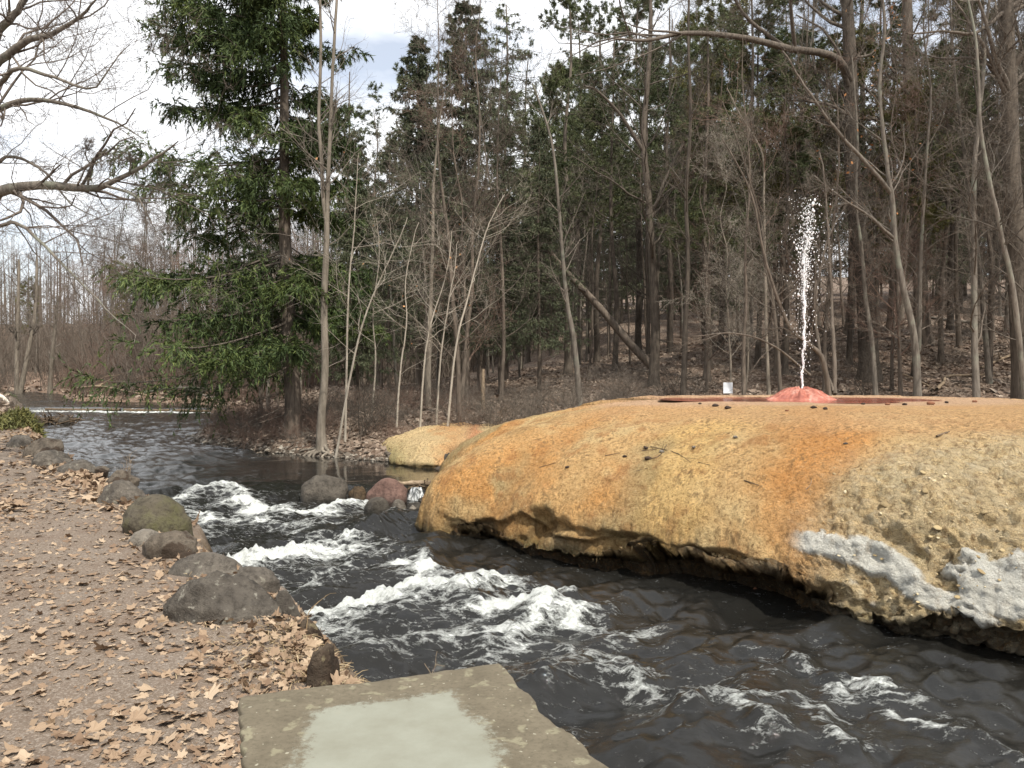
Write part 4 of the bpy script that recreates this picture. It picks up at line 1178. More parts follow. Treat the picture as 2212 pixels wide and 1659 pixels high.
named_tree([(2230, 0), (2190, 640), (2160, 500), (2120, 300), (2110, 100), (2080, -50)], 800, 19, .075, .02, 'slim pale grey trunk leaning left in front of the stout right edge trunk', 29, M_bark_grey, M_twig_grey, S_slim)
named_tree([(1893, 0), (1885, 740), (1870, 640), (1862, 540), (1850, 430), (1852, 300), (1840, 120)], 795, 23, .075, .02, 'thin grey stem rising just right of the geyser droplets', 30, M_bark_grey, M_twig_grey, S_slim, leaves=40)
named_tree([(1803, 0), (1780, 790), (1740, 740), (1700, 700), (1650, 560), (1620, 420), (1560, 300)], 850, 18.9, .07, .015, 'dark multi stemmed bush tree leaning left behind the geyser cone', 31, M_bark_brown, M_twig, S_wide, name='leaning_bush_tree',
    extra=[dict(pts=[(1800, 845, 0), (1772, 770, .4), (1762, 640, .8), (1785, 520, 1), (1830, 440, 1)], r0=.05, r1=.015, spec=S_slim), dict(pts=[(1803, 850, 0), (1800, 760, .2), (1788, 640, .6), (1780, 480, .8), (1770, 330, 1)], r0=.06, r1=.015, spec=S_slim), dict(pts=[(1750, 810, 0), (1660, 742, -.2), (1580, 720, -.3), (1500, 728, -.3)], r0=.03, r1=.008, spec=S_slim[1:])])
named_tree([(1690, 0), (1680, 760), (1668, 640), (1650, 560), (1640, 470), (1600, 330), (1560, 220)], 800, 22, .06, .015, 'thin dark stem bending left, left of the geyser jet', 32, M_bark_dark, M_twig, S_slim)
named_tree([(1662, 0), (1655, 700), (1652, 560), (1650, 420), (1645, 330), (1600, 250), (1570, 190)], 800, 24, .055, .015, 'pale slim sapling left of the top of the jet', 33, M_bark_pale, M_twig_red, S_slim)
named_tree([(1475, 0), (1480, 690), (1485, 560), (1480, 420), (1490, 250), (1485, 80), (1490, -60)], 808, 25, .09, .03, 'dark slim trunk just right of the leaning trunk foot', 34, M_bark_dark, M_twig, S_slim)
named_tree([(1255, 0), (1240, 740), (1225, 660), (1215, 560), (1206, 440), (1190, 300), (1150, 180)], 838, 26, .10, .03, 'crooked grey trunk under the raised end of the leaning trunk', 35, M_bark_grey, M_twig_grey, S_slim)
# ---------------- pale saplings in front of the wood, centre left
for k, (pix, bv, d, lab) in enumerate([
    ([(962, 0), (985, 760), (1010, 650), (1040, 540), (1060, 480), (1090, 420)], 905, 21.5, 'tall pale sapling slanting right, in front of the light brown trunk'),
    ([(745, 0), (752, 700), (756, 600), (765, 500), (770, 420), (775, 330)], 925, 21.8, 'thin upright pale sapling just right of the forked tree'),
    ([(720, 0), (768, 760), (800, 650), (840, 560), (880, 470)], 955, 20.6, 'whippy sapling slanting right from the roots of the forked tree'),
    ([(855, 0), (866, 800), (880, 700), (880, 600), (905, 480)], 900, 23.5, 'thin pale stem midway between forked tree and light brown trunk'),
    ([(905, 0), (915, 790), (930, 700), (960, 600), (975, 500)], 900, 23.0, 'curving thin pale stem at the left foot of the light brown trunk'),
    ([(940, 0), (952, 780), (970, 660), (985, 580), (990, 520)], 892, 23.2, 'thin pale stem at the right foot of the light brown trunk'),
    ([(800, 0), (812, 780), (806, 680), (818, 560), (812, 470)], 905, 24.2, 'spindly grey stem behind the pale saplings left of centre'),
]):
    named_tree(pix, bv, d, .035, .010, lab, 40 + k, M_twig_pale, M_twig_pale, [dict(k=13, t0=.22, t1=1, ang=62, L=.32, n=7, wander=.14, up=.06, rf=.45, lfall=.3), dict(k=6, t0=.15, t1=1, ang=42, L=.42, n=4, wander=.2, up=.0, rf=.6), dict(k=3, t0=.2, t1=1, ang=40, L=.45, n=3, wander=.2, rf=.6, rmin=.003)],
               name='sapling', cat='sapling', leaves=10 if k % 2 else 0, sides0=6)

# ------------------------------------------------------------------ overhanging tree at the left edge
M_twig_over = bark_material('twig_dark_grey', (0.075, 0.06, 0.05), (0.18, 0.15, 0.125))
b = np.array([-12.6, 13.2, 0.]); b[2] = gz(b[0], b[1])
def pxl(u, v, d): return tuple(at_depth(u, v, d) - b)
rng = np.random.default_rng(55)
P, R = trunk([(0, 0, -.3), (.1, 0, 2.0), (0, .1, 4.2), (-.3, .1, 7.5), (-.2, .2, 11), (.2, 0, 15)], .36, .10, n=26, rng=rng)
limbs = []
for pts, r0, r1 in [
    ([(0, 0, 3.3), pxl(-60, 440, 13.2), pxl(0, 415, 13), pxl(90, 402, 12.8), pxl(190, 408, 12.5), pxl(240, 392, 12.4), pxl(330, 345, 12.2), pxl(385, 305, 12)], .13, .008),
    ([(0, .1, 5), pxl(-80, 180, 13.2), pxl(0, 128, 13), pxl(60, 88, 12.8), pxl(120, 70, 12.6), pxl(185, 30, 12.4), pxl(215, -10, 12.2)], .10, .010),
    ([(0, .1, 4.4), pxl(-80, 290, 13.2), pxl(-10, 240, 13), pxl(60, 215, 12.8), pxl(150, 225, 12.6), pxl(240, 260, 12.3), pxl(310, 300, 12)], .08, .006),
    ([(0, .1, 5.6), pxl(-80, 130, 13.5), pxl(0, 60, 13.5), pxl(40, 20, 13.4), pxl(80, -40, 13.3)], .09, .04),
    ([(0, .1, 4.8), pxl(-60, 210, 12.5), pxl(30, 150, 12), pxl(110, 165, 11.8), pxl(200, 190, 11.6), pxl(280, 96, 11.5)], .055, .005),
    ([(0, 0, 3.1), pxl(-60, 500, 12.5), pxl(20, 480, 12), pxl(90, 540, 11.6), pxl(150, 600, 11.3), pxl(230, 680, 11), pxl(290, 740, 10.9)], .04, .004),
    ([(0, 0, 3.6), pxl(-60, 380, 14), pxl(20, 340, 14), pxl(90, 370, 14), pxl(150, 440, 14), pxl(230, 480, 14)], .045, .005),
    ([pxl(225, 400, 12.4), pxl(290, 420, 12.2), pxl(330, 460, 12), pxl(352, 520, 11.9)], .025, .005),
    ([pxl(190, 408, 12.5), pxl(196, 370, 12.4), pxl(192, 335, 12.3), pxl(202, 325, 12.2)], .02, .004),
    ([pxl(280, 380, 12.3), pxl(285, 345, 12.2), pxl(272, 355, 12.1)], .018, .004),
    ]:
    limbs.append(trunk(pts, r0, r1, n=22, flare=0, rng=rng, wob=.035))
LP = np.concatenate([a for a, _ in limbs]); LR = np.concatenate([q for _, q in limbs])
lv = crown_levels(LP, LR, rng, [dict(k=14, t0=.25, t1=1, ang=46, L=.24, n=7, wander=.22, up=.08, rf=.45, lfall=.25), dict(k=6, t0=.15, t1=1, ang=44, L=.42, n=5, wander=.26, up=.02, rf=.6), dict(k=6, t0=.15, t1=1, ang=42, L=.46, n=4, wander=.25, rf=.6, rmin=.003), dict(k=2, t0=.2, t1=1, ang=40, L=.5, n=3, wander=.2, rf=.6, rmin=.0022)])
up = grow(P, R, 10, .6, 1, 50, .3, rng, n=7, wander=.15, rf=.4)
pr = Proto(); V, F = tubes(P, R, 12); pr.add('trunk', V, F, M_bark_grey)
V, F = merge([tubes(LP, LR, 8), tubes(*up, 5)]); pr.add('limbs', V, F, M_bark_grey)
V, F = tube_set(lv, [5, 3, 3, 3]); pr.add('twigs', V, F, M_twig_over)
place(pr, 'overhanging_tree', 'grey gnarled bare tree reaching in from the left edge over path and river', 'tree', b)
# ------------------------------------------------------------------ trees of the wood
rng = np.random.default_rng(901)
S_wood = [dict(k=20, t0=.14, t1=.99, ang=55, L=.15, n=6, wander=.14, up=.08, rf=.36, lfall=.25),
          dict(k=7, t0=.2, t1=1, ang=42, L=.46, n=4, wander=.18, up=.05, rf=.6),
          dict(k=6, t0=.15, t1=1, ang=42, L=.5, n=3, wander=.2, up=.02, rf=.6, rmin=.005)]
S_twiggy = [dict(k=26, t0=.10, t1=.99, ang=52, L=.20, n=6, wander=.15, up=.10, rf=.36, lfall=.3),
            dict(k=7, t0=.2, t1=1, ang=42, L=.46, n=4, wander=.2, up=.05, rf=.6),
            dict(k=6, t0=.15, t1=1, ang=42, L=.5, n=3, wander=.2, up=.02, rf=.6, rmin=.005),
            dict(k=2, t0=.2, t1=1, ang=42, L=.6, n=2, wander=.2, rf=.7, rmin=.004)]
bare = [bare_proto(201, 20, .13, S_wood, M_bark_brown, M_twig, .8), bare_proto(202, 17, .09, S_wood, M_bark_grey, M_twig_grey, 1.2),
        bare_proto(203, 21, .18, S_wood, M_bark_dark, M_twig, .4), bare_proto(204, 13, .08, S_twiggy, M_bark_brown, M_twig, 1.0),
        bare_proto(205, 14, .09, S_twiggy, M_bark_grey, M_twig, 1.4, leaves=0), bare_proto(206, 11, .06, S_twiggy, M_bark_brown, M_twig_red, .9),
        bare_proto(207, 18, .11, S_wood, M_bark_dark, M_twig, 1.6), bare_proto(208, 9, .045, S_twiggy, M_bark_pale, M_twig_pale, 1.0)]
bare_names = ['tall brown barked bare tree', 'slim grey barked bare tree', 'thick dark barked bare tree', 'small twiggy brown bare tree', 'small twiggy grey bare tree', 'small reddish twigged bare tree', 'leaning dark bare tree', 'thin pale bare sapling tree']
spr = [spruce(301, 19, .15, 4.3, .14, 250, droop=.30, strand=9, hang=.9, size=1.5, per=(8, 6), wid=1.3, mat=M_spruce_far)[0], spruce(302, 21, .17, 4.2, .20, 200, droop=.38, strand=8, hang=1.0, size=1.5, sparse=.3, per=(8, 6), wid=1.3, mat=M_spruce_far)[0]]
thin_spr = spruce(303, 19, .16, 4.2, .2, 170, droop=.5, strand=8, hang=.9, size=1.15, sparse=.72, per=(9, 6), wid=1.3, mat=M_spruce_far)[0]
pin = [pine(401, 22, .22, M_pine, .34, 3.6, 50, 13), pine(402, 23, .2, M_pine, .42, 4.0, 46, 13), pine(403, 20, .17, M_pine_gold, .35, 3.0, 46, 12)]

# spruces and pines one can pick out against the sky
def top_at(proto, H0, u, vtop, d, name, label, base_x=None):
    p = at_depth(u, vtop, d); g = gz(p[0], p[1]); sc = (p[2] - g) / H0
    return place(proto, name, label, 'tree', (p[0], p[1], g), rng.uniform(0, 6.28), sc)
top_at(spr[0], 19, 1008, 8, 36, 'spruce_tree', 'dark pointed spruce whose tip stands alone against the sky, centre')
top_at(spr[0], 19, 903, 85, 42, 'spruce_tree', 'narrow lighter spruce left of the dark pointed one, lower tip')
top_at(thin_spr, 19, 1092, 12, 40, 'spruce_tree', 'half dead thin spruce right of the dark pointed one')
top_at(pin[0], 22, 1228, -30, 38, 'pine_tree', 'tall grey green pine right of the half dead spruce')
top_at(pin[1], 23, 1292, 10, 42, 'pine_tree', 'grey green pine behind the wide spreading bare tree')
top_at(spr[1], 21, 1165, 250, 30, 'spruce_tree', 'drooping sparse spruce above the broken top of the leaning trunk')
top_at(spr[1], 21, 840, 300, 33, 'spruce_tree', 'sparse spruce behind the pale saplings left of centre')
top_at(spr[0], 19, 770, 360, 29, 'spruce_tree', 'short bushy spruce right behind the forked tree')
top_at(spr[1], 21, 560, 330, 31, 'spruce_tree', 'sparse spruce showing behind the tall spruce on the point')
top_at(spr[1], 21, 1085, 250, 31, 'spruce_tree', 'sparse dark spruce under the half dead one')
for u, v_, d, lab, pk in [(1560, -60, 33, 'bushy pine with yellow green tufts left of the long arching limb', 2), (1640, 40, 30, 'golden tinged pine behind the geyser jet', 2), (1760, -80, 36, 'tall green pine right above the geyser jet', 0),
                       (1900, -60, 32, 'green pine filling the gap right of the thickest trunk', 1), (2060, -40, 34, 'green pine between the right hand trunks', 0), (1450, 20, 40, 'pine with pale tufts behind the wide spreading bare tree, right side', 1),
                       (2150, 60, 30, 'low branched green pine near the right edge', 1), (1700, 150, 28, 'dark bushy pine low behind the jet', 0), (2260, -100, 30, 'tall pine at the far right edge', 0), (1980, 120, 27, 'shorter pine before the straight grey brown trunk', 2),
                       (1330, 60, 34, 'green pine above the raised end of the leaning trunk', 1), (1530, 60, 28, 'pine with long soft tufts over the white sign', 0), (1840, 20, 29, 'pale green pine behind the top of the thickest dark trunk', 2), (1620, -80, 29, 'tall pine left above the geyser jet', 1), (2040, 40, 28, 'bushy green pine right of the straight grey brown trunk', 1), (2120, -90, 31, 'tall pine between the right hand trunks and the edge', 2), (1380, -20, 47, 'tall pine far behind the leaning trunk', 0)]:
    top_at(pin[pk], [22, 23, 20][pk], u, v_, d, 'pine_tree', lab)

# the wood itself
pts = []
def free(x, y, r): return all((x - a) ** 2 + (y - b_) ** 2 > r * r for a, b_ in pts)
def scatter(n, x0, x1, y0, y1, r, test):
    out = []
    for _ in range(n * 30):
        if len(out) >= n: break
        x, y = rng.uniform(x0, x1), rng.uniform(y0, y1)
        if test(x, y) and free(x, y, r): pts.append((x, y)); out.append((x, y))
    return out
def on_far(x, y, m=1.5):
    X_ = np.array([x]); Y_ = np.array([y]); sl_, sr_, rv, lf = sides(X_, Y_)
    return bool(sr_[0] > m) and abs(x) < y * .70 + 6
def far_centre(x, y): return on_far(x, y) and math.hypot(x - 5.3, y - 14) > 8.5 and x > -9 - (y - 30) * .12
labels_near = 'in the wood behind the big mineral mound'
spots = scatter(38, -4, 22, 21, 30, 1.0, lambda x, y: far_centre(x, y) and gz(x, y) > .8 and not (1130 < 1106 + F_PX * x / y < 1490) and not abs(1106 + F_PX * x / y - 1850) < 40)
spots += scatter(66, -9, 36, 31.5, 50, 1.3, far_centre)
spots += scatter(20, -14, 48, 50, 74, 1.8, far_centre)
def whereabouts(x, y):
    u = 1106 + F_PX * x / y
    for lim, w in ((60, 'at the left edge of the picture'), (160, 'above the far left bank'), (290, 'over the bend of the river'), (430, 'left of the tall spruce'), (560, 'behind the spruce boughs'), (690, 'right behind the tall spruce'),
                   (830, 'behind the forked tree'), (960, 'behind the pale saplings'), (1100, 'below the pointed spruce tops'), (1230, 'around the leaning trunk top'), (1360, 'behind the leaning trunk'), (1500, 'by the foot of the leaning trunk'),
                   (1620, 'above the white sign'), (1700, 'just left of the geyser jet'), (1780, 'straight behind the geyser jet'), (1880, 'behind the thickest dark trunk'), (2000, 'left of the straight grey trunk'), (2110, 'right of the straight grey trunk'), (2212, 'near the right edge')):
        if u < lim: break
    else: w = 'beyond the right edge'
    dep = 'in front' if y < 30 else ('farther back' if y < 45 else 'deep in the wood' if y < 70 else 'far away')
    return w + ', ' + dep
def wood(x, y, label_place, group, kinds, sc=(.8, 1.15)):
    k = int(rng.choice(kinds)); label_place = whereabouts(x, y)
    place(bare[k], 'bare_tree' if k != 7 else 'bare_sapling', f'{bare_names[k]} {label_place}', 'tree', (x, y, gz(x, y)), rng.uniform(0, 6.28), rng.uniform(*sc), f'{bare_names[k]}s {label_place}', (rng.normal(0, .03), rng.normal(0, .04)))
for i, (x, y) in enumerate(spots):
    kinds = [3, 4, 5, 7, 3, 5] if y < 30 else [0, 1, 2, 3, 4, 5, 6, 3, 4]
    u_ = 1106 + F_PX * x / y
    wood(x, y, '', '', kinds, (.6, .8) if 780 < u_ < 1480 and y > 28 else (.8, 1.15))
# far backing of the wood: pines and spruces
for i, (x, y) in enumerate(scatter(105, -20, 62, 42, 92, 1.7, far_centre)):
    if rng.uniform() < .35: place(pin[int(rng.integers(0, 2))], 'pine_tree', 'dark pine ' + whereabouts(x, y), 'tree', (x, y, gz(x, y)), rng.uniform(0, 6.28), rng.uniform(.75, .95), 'pines deep in the wood, ' + whereabouts(x, y))
    else: place(spr[int(rng.integers(0, 2))], 'spruce_tree', 'dark spruce ' + whereabouts(x, y), 'tree', (x, y, gz(x, y)), rng.uniform(0, 6.28), rng.uniform(.65, .9), 'spruces deep in the wood, ' + whereabouts(x, y))
# upstream woods on both banks
def up_right(x, y): return on_far(x, y, 2.0) and x < -9 - (y - 30) * .12
for x, y in scatter(34, -30, -10, 30, 62, 1.3, up_right):
    wood(x, y, 'on the upstream bank behind the tall spruce', 'upstream behind the tall spruce', [3, 4, 5, 5, 4, 5], (.6, 1.0))
for x, y in scatter(95, -84, -10, 62, 112, 1.8, up_right):
    wood(x, y, 'in the far upstream wood', 'in the far upstream wood', [1, 3, 4, 5, 5, 4], (.85, 1.3))
def up_left(x, y):
    X_ = np.array([x]); Y_ = np.array([y]); sl_, sr_, rv, lf = sides(X_, Y_)
    return bool(lf[0]) and sl_[0] > 1.2 and abs(x) < y * .8 + 6
for x, y in scatter(22, -62, -26, 46, 92, 1.7, lambda x, y: up_left(x, y) and x < -.58 * y):
    wood(x, y, 'on the left bank far upstream', 'far upstream on the left bank', [1, 3, 4, 4, 3], (.8, 1.2))
for x, y, s_ in [(-36, 74, .55), (-27, 80, .5), (-60, 100, .6), (-22, 70, .5), (-48, 110, .6)]:
    place(pin[2], 'pine_tree', 'small hazy green pine in the far upstream wood', 'tree', (x, y, gz(x, y)), 0, s_, 'small pines far upstream')

# three pale bent trunks on the far left bank
for k, (pix, lab) in enumerate([([(38, 0), (60, 760), (72, 700), (78, 620), (80, 560)], 'pale bent trunk curving up from the far left bank'), ([(36, 0), (36, 760), (38, 660), (40, 560)], 'straight pale trunk at the foot of the bent one, far left bank'), ([(108, 0), (112, 790), (120, 700), (126, 640)], 'thin pale trunk right of the bent one, far left bank')]):
    named_tree(pix, 838, 72, .22, .1, lab, 90 + k, M_bark_pale, M_twig_grey, S_slim)

# wooded ridge that closes the view
def ridge_wood():
    P0 = []
    for _ in range(5000):
        x, y = rng.uniform(-190, 120), rng.uniform(75, 230)
        P0.append((x, y))
    P0 = np.array(P0); P0 = P0[(P0[:, 0] > -P0[:, 1] * .75) & (P0[:, 0] < P0[:, 1] * (.02 + .68 * (rng.uniform(0, 1, len(P0)) < .35)))]
    sl_, sr_, rv, lf = sides(P0[:, 0], P0[:, 1]); P0 = P0[~rv & ((sl_ > 2) | (sr_ > 2))][:470]
    z = ground_z(P0[:, 0], P0[:, 1]); H_ = rng.uniform(12, 19, len(P0)) 
    n = 4; s_ = np.linspace(0, 1, n)
    Q = np.stack([P0[:, 0:1] + rng.normal(0, .3, (len(P0), 1)) * s_, P0[:, 1:2] + 0 * s_, z[:, None] - .3 + H_[:, None] * s_], -1)
    QR = rng.uniform(.08, .18, (len(P0), 1)) * np.linspace(1, .3, n)[None]
    a_ = grow(Q, QR, 8, .08, 1, 42, .30, rng, n=3, wander=.15, up=.1, rf=.5, rmin=.02)
    b_ = grow(*a_, 4, .2, 1, 40, .5, rng, n=2, wander=.15, rf=.6, rmin=.014)
    return tube_set([(Q, QR), a_, b_], [4, 3, 3])
def far_brush(n):
    x, y = rng.uniform(-95, 6, n * 3), rng.uniform(50, 125, n * 3); ok = (x > -y * .74) & ((x < -.10 * y) | ((x < .04 * y) & (y > 62)))
    x, y = x[ok], y[ok]; sl_, sr_, rv, lf = sides(x, y); ok = ~rv & ((sl_ > 1.5) | (sr_ > 1.5)); x, y = x[ok][:n], y[ok][:n]
    x, y = np.repeat(x, 6) + rng.normal(0, .5, len(x) * 6), np.repeat(y, 6) + rng.normal(0, .5, len(y) * 6)
    z = ground_z(x, y); L = rng.uniform(1.5, 6.5, len(x))[:, None] * np.linspace(0, 1, 3)[None]
    dx, dy = rng.normal(0, .28, (2, len(x), 1))
    Q = np.stack([x[:, None] + dx * L, y[:, None] + dy * L, z[:, None] - .2 + L], -1); QR = np.full(L.shape, .028) * np.array([1, .7, .4])
    return tube_set([(Q, QR), grow(Q, QR, 3, .25, 1, 38, .45, rng, n=2, wander=.1, rf=.7, rmin=.012)], [3, 3])
V, F = merge([(a_, b_) for v_, f_ in [ridge_wood(), far_brush(1500)] for a_, b_ in [(v_, np.concatenate(f_))]])
tag(obj('far_wood', mesh_of('far_wood', V, F, M_twig_far_sunlit)), 'distant mass of bare brown woodland closing the view behind everything', 'woodland', kind='stuff')

# ------------------------------------------------------------------ undergrowth
sh = [shrub_proto(501, 1.5, 26, M_twig, .55), shrub_proto(502, 1.2, 30, M_twig_red, .7), shrub_proto(503, 1.0, 26, M_twig_grey, .9), shrub_proto(504, 2.2, 22, M_twig_red, .45), shrub_proto(505, .7, 30, M_twig_grey, 1.2)]
shn = ['brown bare shrub', 'reddish bare shrub', 'low grey tangle of bare stems', 'tall reddish bare shrub', 'low grey bramble tangle']
def bush(x, y, k, where, s_=1.0):
    o = obj('bare_shrub', sh[k], loc=(x, y, gz(x, y))); o.rotation_euler = (rng.normal(0, .1), rng.normal(0, .1), rng.uniform(0, 6.28)); o.scale = (s_,) * 3
    w = whereabouts(x, y).split(',')[0] if y > 20 else where; tag(o, f'{shn[k]} {w}' if y <= 20 else f'{shn[k]} on the ground {w}', 'shrub', f'{shn[k]}s {w}')
for x, y in scatter(62, -11.5, -1.0, 21.8, 31, .55, lambda x, y: on_far(x, y, .35)):
    bush(x, y, int(rng.choice([0, 1, 1, 2, 4, 2])), 'on the near point around the trunks', rng.uniform(.6, 1.1))
for x, y in scatter(26, -3, 3.5, 21.5, 28, .7, lambda x, y: on_far(x, y, 1)):
    bush(x, y, int(rng.choice([2, 4, 0, 2])), 'behind the small mound', rng.uniform(.6, 1.0))
for x, y in scatter(110, -50, -13, 34, 74, .9, lambda x, y: on_far(x, y, .8) and x < -12):
    bush(x, y, int(rng.choice([1, 3, 3, 0, 0])), 'along the upstream bank', rng.uniform(.9, 1.7))
for x, y in scatter(40, 2, 26, 21, 36, 1.2, lambda x, y: far_centre(x, y)):
    bush(x, y, int(rng.choice([0, 2, 4])), 'on the leafy slope behind the big mound', rng.uniform(.5, 1.1))
for x, y in scatter(16, -60, -30, 48, 84, 1.5, up_left):
    bush(x, y, int(rng.choice([0, 3, 1])), 'on the far left bank', rng.uniform(1.0, 1.6))
# ------------------------------------------------------------------ boulders
M_rock_grey = rock_material('rock_grey', (0.085, 0.072, 0.058), (0.20, 0.175, 0.145), lich=(0.30, 0.28, 0.22))
M_rock_moss = rock_material('rock_moss', (0.075, 0.062, 0.042), (0.17, 0.145, 0.105), patch=(0.105, 0.10, 0.045), patch_amt=(.44, .66))
M_rock_patch = rock_material('rock_patch', (0.10, 0.08, 0.06), (0.24, 0.20, 0.155), patch=(0.05, 0.033, 0.022), patch_amt=(.5, .56))
M_rock_soil = rock_material('rock_soil', (0.06, 0.045, 0.032), (0.16, 0.12, 0.085), patch=(0.035, 0.022, 0.014), patch_amt=(.42, .5), lich=(0.26, 0.22, 0.13))
M_rock_pale = rock_material('rock_pale', (0.19, 0.165, 0.135), (0.32, 0.285, 0.235))
M_rock_lichen = rock_material('rock_lichen', (0.065, 0.055, 0.045), (0.16, 0.14, 0.115), lich=(0.36, 0.34, 0.28))
M_rock_wet = rock_material('rock_wet', (0.055, 0.047, 0.038), (0.15, 0.13, 0.105), wet=True)
M_rock_pink = rock_material('rock_pink', (0.13, 0.075, 0.06), (0.25, 0.155, 0.125), wet=True)
M_rock_brown = rock_material('rock_brown', (0.05, 0.035, 0.022), (0.15, 0.10, 0.055), wet=True)

def boulder_mesh(rx, ry, rz, seed, mat, cuts=5, rough=.10, sub=4):
    V, F = ico(sub); rng = np.random.default_rng(seed)
    for _ in range(cuts):
        n = unit(rng.normal(0, 1, 3) * np.array([1, 1, .8])); h = rng.uniform(.58, .86)
        dd = V @ n - h; V = V - np.where(dd > 0, dd * .85, 0)[:, None] * n
    V = V * (1 + rough * 2.0 * fbm(V[:, 0] * 1.2 + seed, V[:, 1] * 1.2, V[:, 2] * 1.2, seed=seed, oct=3))[:, None]
    V = V * (1 + rough * .55 * fbm(V[:, 0] * 6 + seed, V[:, 1] * 6, V[:, 2] * 6, seed=seed + 3, oct=4))[:, None]
    V = V * (1 + rough * .28 * fbm(V[:, 0] * 15, V[:, 1] * 15 + seed, V[:, 2] * 15, seed=seed + 5, oct=3))[:, None]
    V = V / np.abs(V).max(0)
    return mesh_of('boulder', V * np.array([rx, ry, rz]), [F], mat)

ROCKS = []
def boulder(box, d, label, mat, seed, deep=1.0, ry=.85, rz=0.0, tilt=0.0, cuts=6, group=None, sub=4, rough=.13, cat='boulder', name='boulder'):
    u0, v0, u1, v1 = box
    if d is None: d = 1.61 * F_PX / (v1 - 800)
    rx = (u1 - u0) / 2 / F_PX * d; rx *= 1 + rx * ry * .8 / d
    dc = d + rx * ry * .8
    c = at_depth((u0 + u1) / 2, v0, dc); hh = (v1 - v0) / F_PX * d
    r_z = hh * (.62 + .30 * deep)
    o = obj(name, boulder_mesh(rx, rx * ry, r_z, seed, mat, cuts, rough, sub), loc=(c[0], c[1], c[2] - r_z))
    o.rotation_euler = (0, tilt, rz); ROCKS.append((c[0], c[1], rx, rx * ry))
    tag(o, label, cat, group)
    return o
boulder((14, 937, 76, 968), None, 'dark rounded boulder farthest along the row on the path edge', M_rock_grey, 1)
boulder((50, 945, 150, 990), None, 'brown boulder heaped with dead leaves near the far end of the path edge', M_rock_patch, 2)
boulder((68, 972, 158, 1008), None, 'flat grey boulder in front of the leaf covered one, path edge', M_rock_grey, 3, ry=.6)
boulder((108, 989, 212, 1024), None, 'long low grey boulder half sunk in the path edge', M_rock_grey, 4, ry=.6)
boulder((200, 1004, 240, 1022), None, 'small grey brown stone between low boulder and leafy hump', M_rock_patch, 5, cat='stone')
boulder((222, 1014, 298, 1052), None, 'dark lumpy boulder under dead leaves and dry stalks', M_rock_patch, 6, rough=.2)
boulder((204, 1035, 312, 1094), None, 'smooth grey green boulder below the dry stalks', M_rock_grey, 7, cuts=4)
boulder((256, 1068, 414, 1160), None, 'large mossy olive boulder with steep flat sides', M_rock_moss, 8, cuts=9, rough=.09)
boulder((278, 1142, 358, 1184), None, 'small pale grey stone in front of the mossy boulder', M_rock_pale, 9, cuts=3, cat='stone')
boulder((300, 1140, 438, 1212), None, 'wedge shaped boulder with dark brown crusted patches', M_rock_patch, 10, tilt=.12, cuts=8)
boulder((352, 1192, 528, 1252), None, 'smooth flat oval grey boulder with a dark hollow in front', M_rock_grey, 11, ry=.7, cuts=3, rough=.06)
boulder((480, 1220, 612, 1290), 5.75, 'low brown grey boulder wedged behind the lichen spotted one', M_rock_grey, 12, cuts=5)
boulder((584, 1234, 668, 1350), 5.2, 'dark pitted boulder standing at the water beside the lichen spotted one', M_rock_lichen, 13, deep=2.2, rough=.14)
boulder((352, 1239, 640, 1350), None, 'big dark grey boulder spotted with pale lichen, leaves piled against it', M_rock_lichen, 14, ry=.45, tilt=.14, cuts=7, sub=5, rough=.12)
boulder((600, 1330, 712, 1440), 5.0, 'brown grey rock face under the dry grass at the water edge', M_rock_soil, 15, deep=2.5, rough=.14, ry=.5)
boulder((645, 1385, 745, 1500), 4.0, 'rough dark brown edge rock crusted with soil, nearest the stone slab', M_rock_soil, 16, deep=3, rough=.2, ry=.9)

boulder((650, 1026, 752, 1082), 14.5, 'dark grey boulder alone in the stream, left of the pinkish one', M_rock_wet, 17, deep=1.1, cuts=3, rough=.09)
boulder((789, 1032, 884, 1086), 14.35, 'rounded pinkish brown boulder in the stream beside the log', M_rock_pink, 18, deep=1.1, cuts=3, rough=.07)
boulder((786, 1071, 846, 1110), 13.6, 'small dark grey stone leaning on the pinkish boulder', M_rock_wet, 19, cuts=3, cat='stone', rough=.08)
boulder((845, 1078, 878, 1102), 13.7, 'light grey stone right of the small dark one, in front of the pinkish boulder', M_rock_grey, 20, cuts=3, cat='stone', rough=.07)
boulder((748, 1040, 792, 1090), 14.5, 'brown weedy rock low in the water between the two stream boulders', M_rock_brown, 21, rough=.2)
boulder((878, 1083, 916, 1100), 13.8, 'flat wet stone below the trickle under the log', M_rock_wet, 22, cat='stone')
boulder((902, 1072, 934, 1088), 14.2, 'dark wet stone at the foot of the trickle, next to the mound', M_rock_wet, 23, cat='stone')
boulder((884, 1091, 900, 1100), 13.5, 'tiny pale pebble in front of the flat wet stone', M_rock_pale, 24, cat='stone')
boulder((126, 899, 152, 912), 33.5, 'single dark stone standing in the stream just below the weir', M_rock_wet, 25, cat='stone')
boulder((958, 972, 986, 1012), 17.6, 'dark grey pitted rock in the cleft between the two mounds', M_rock_wet, 26, rough=.2)

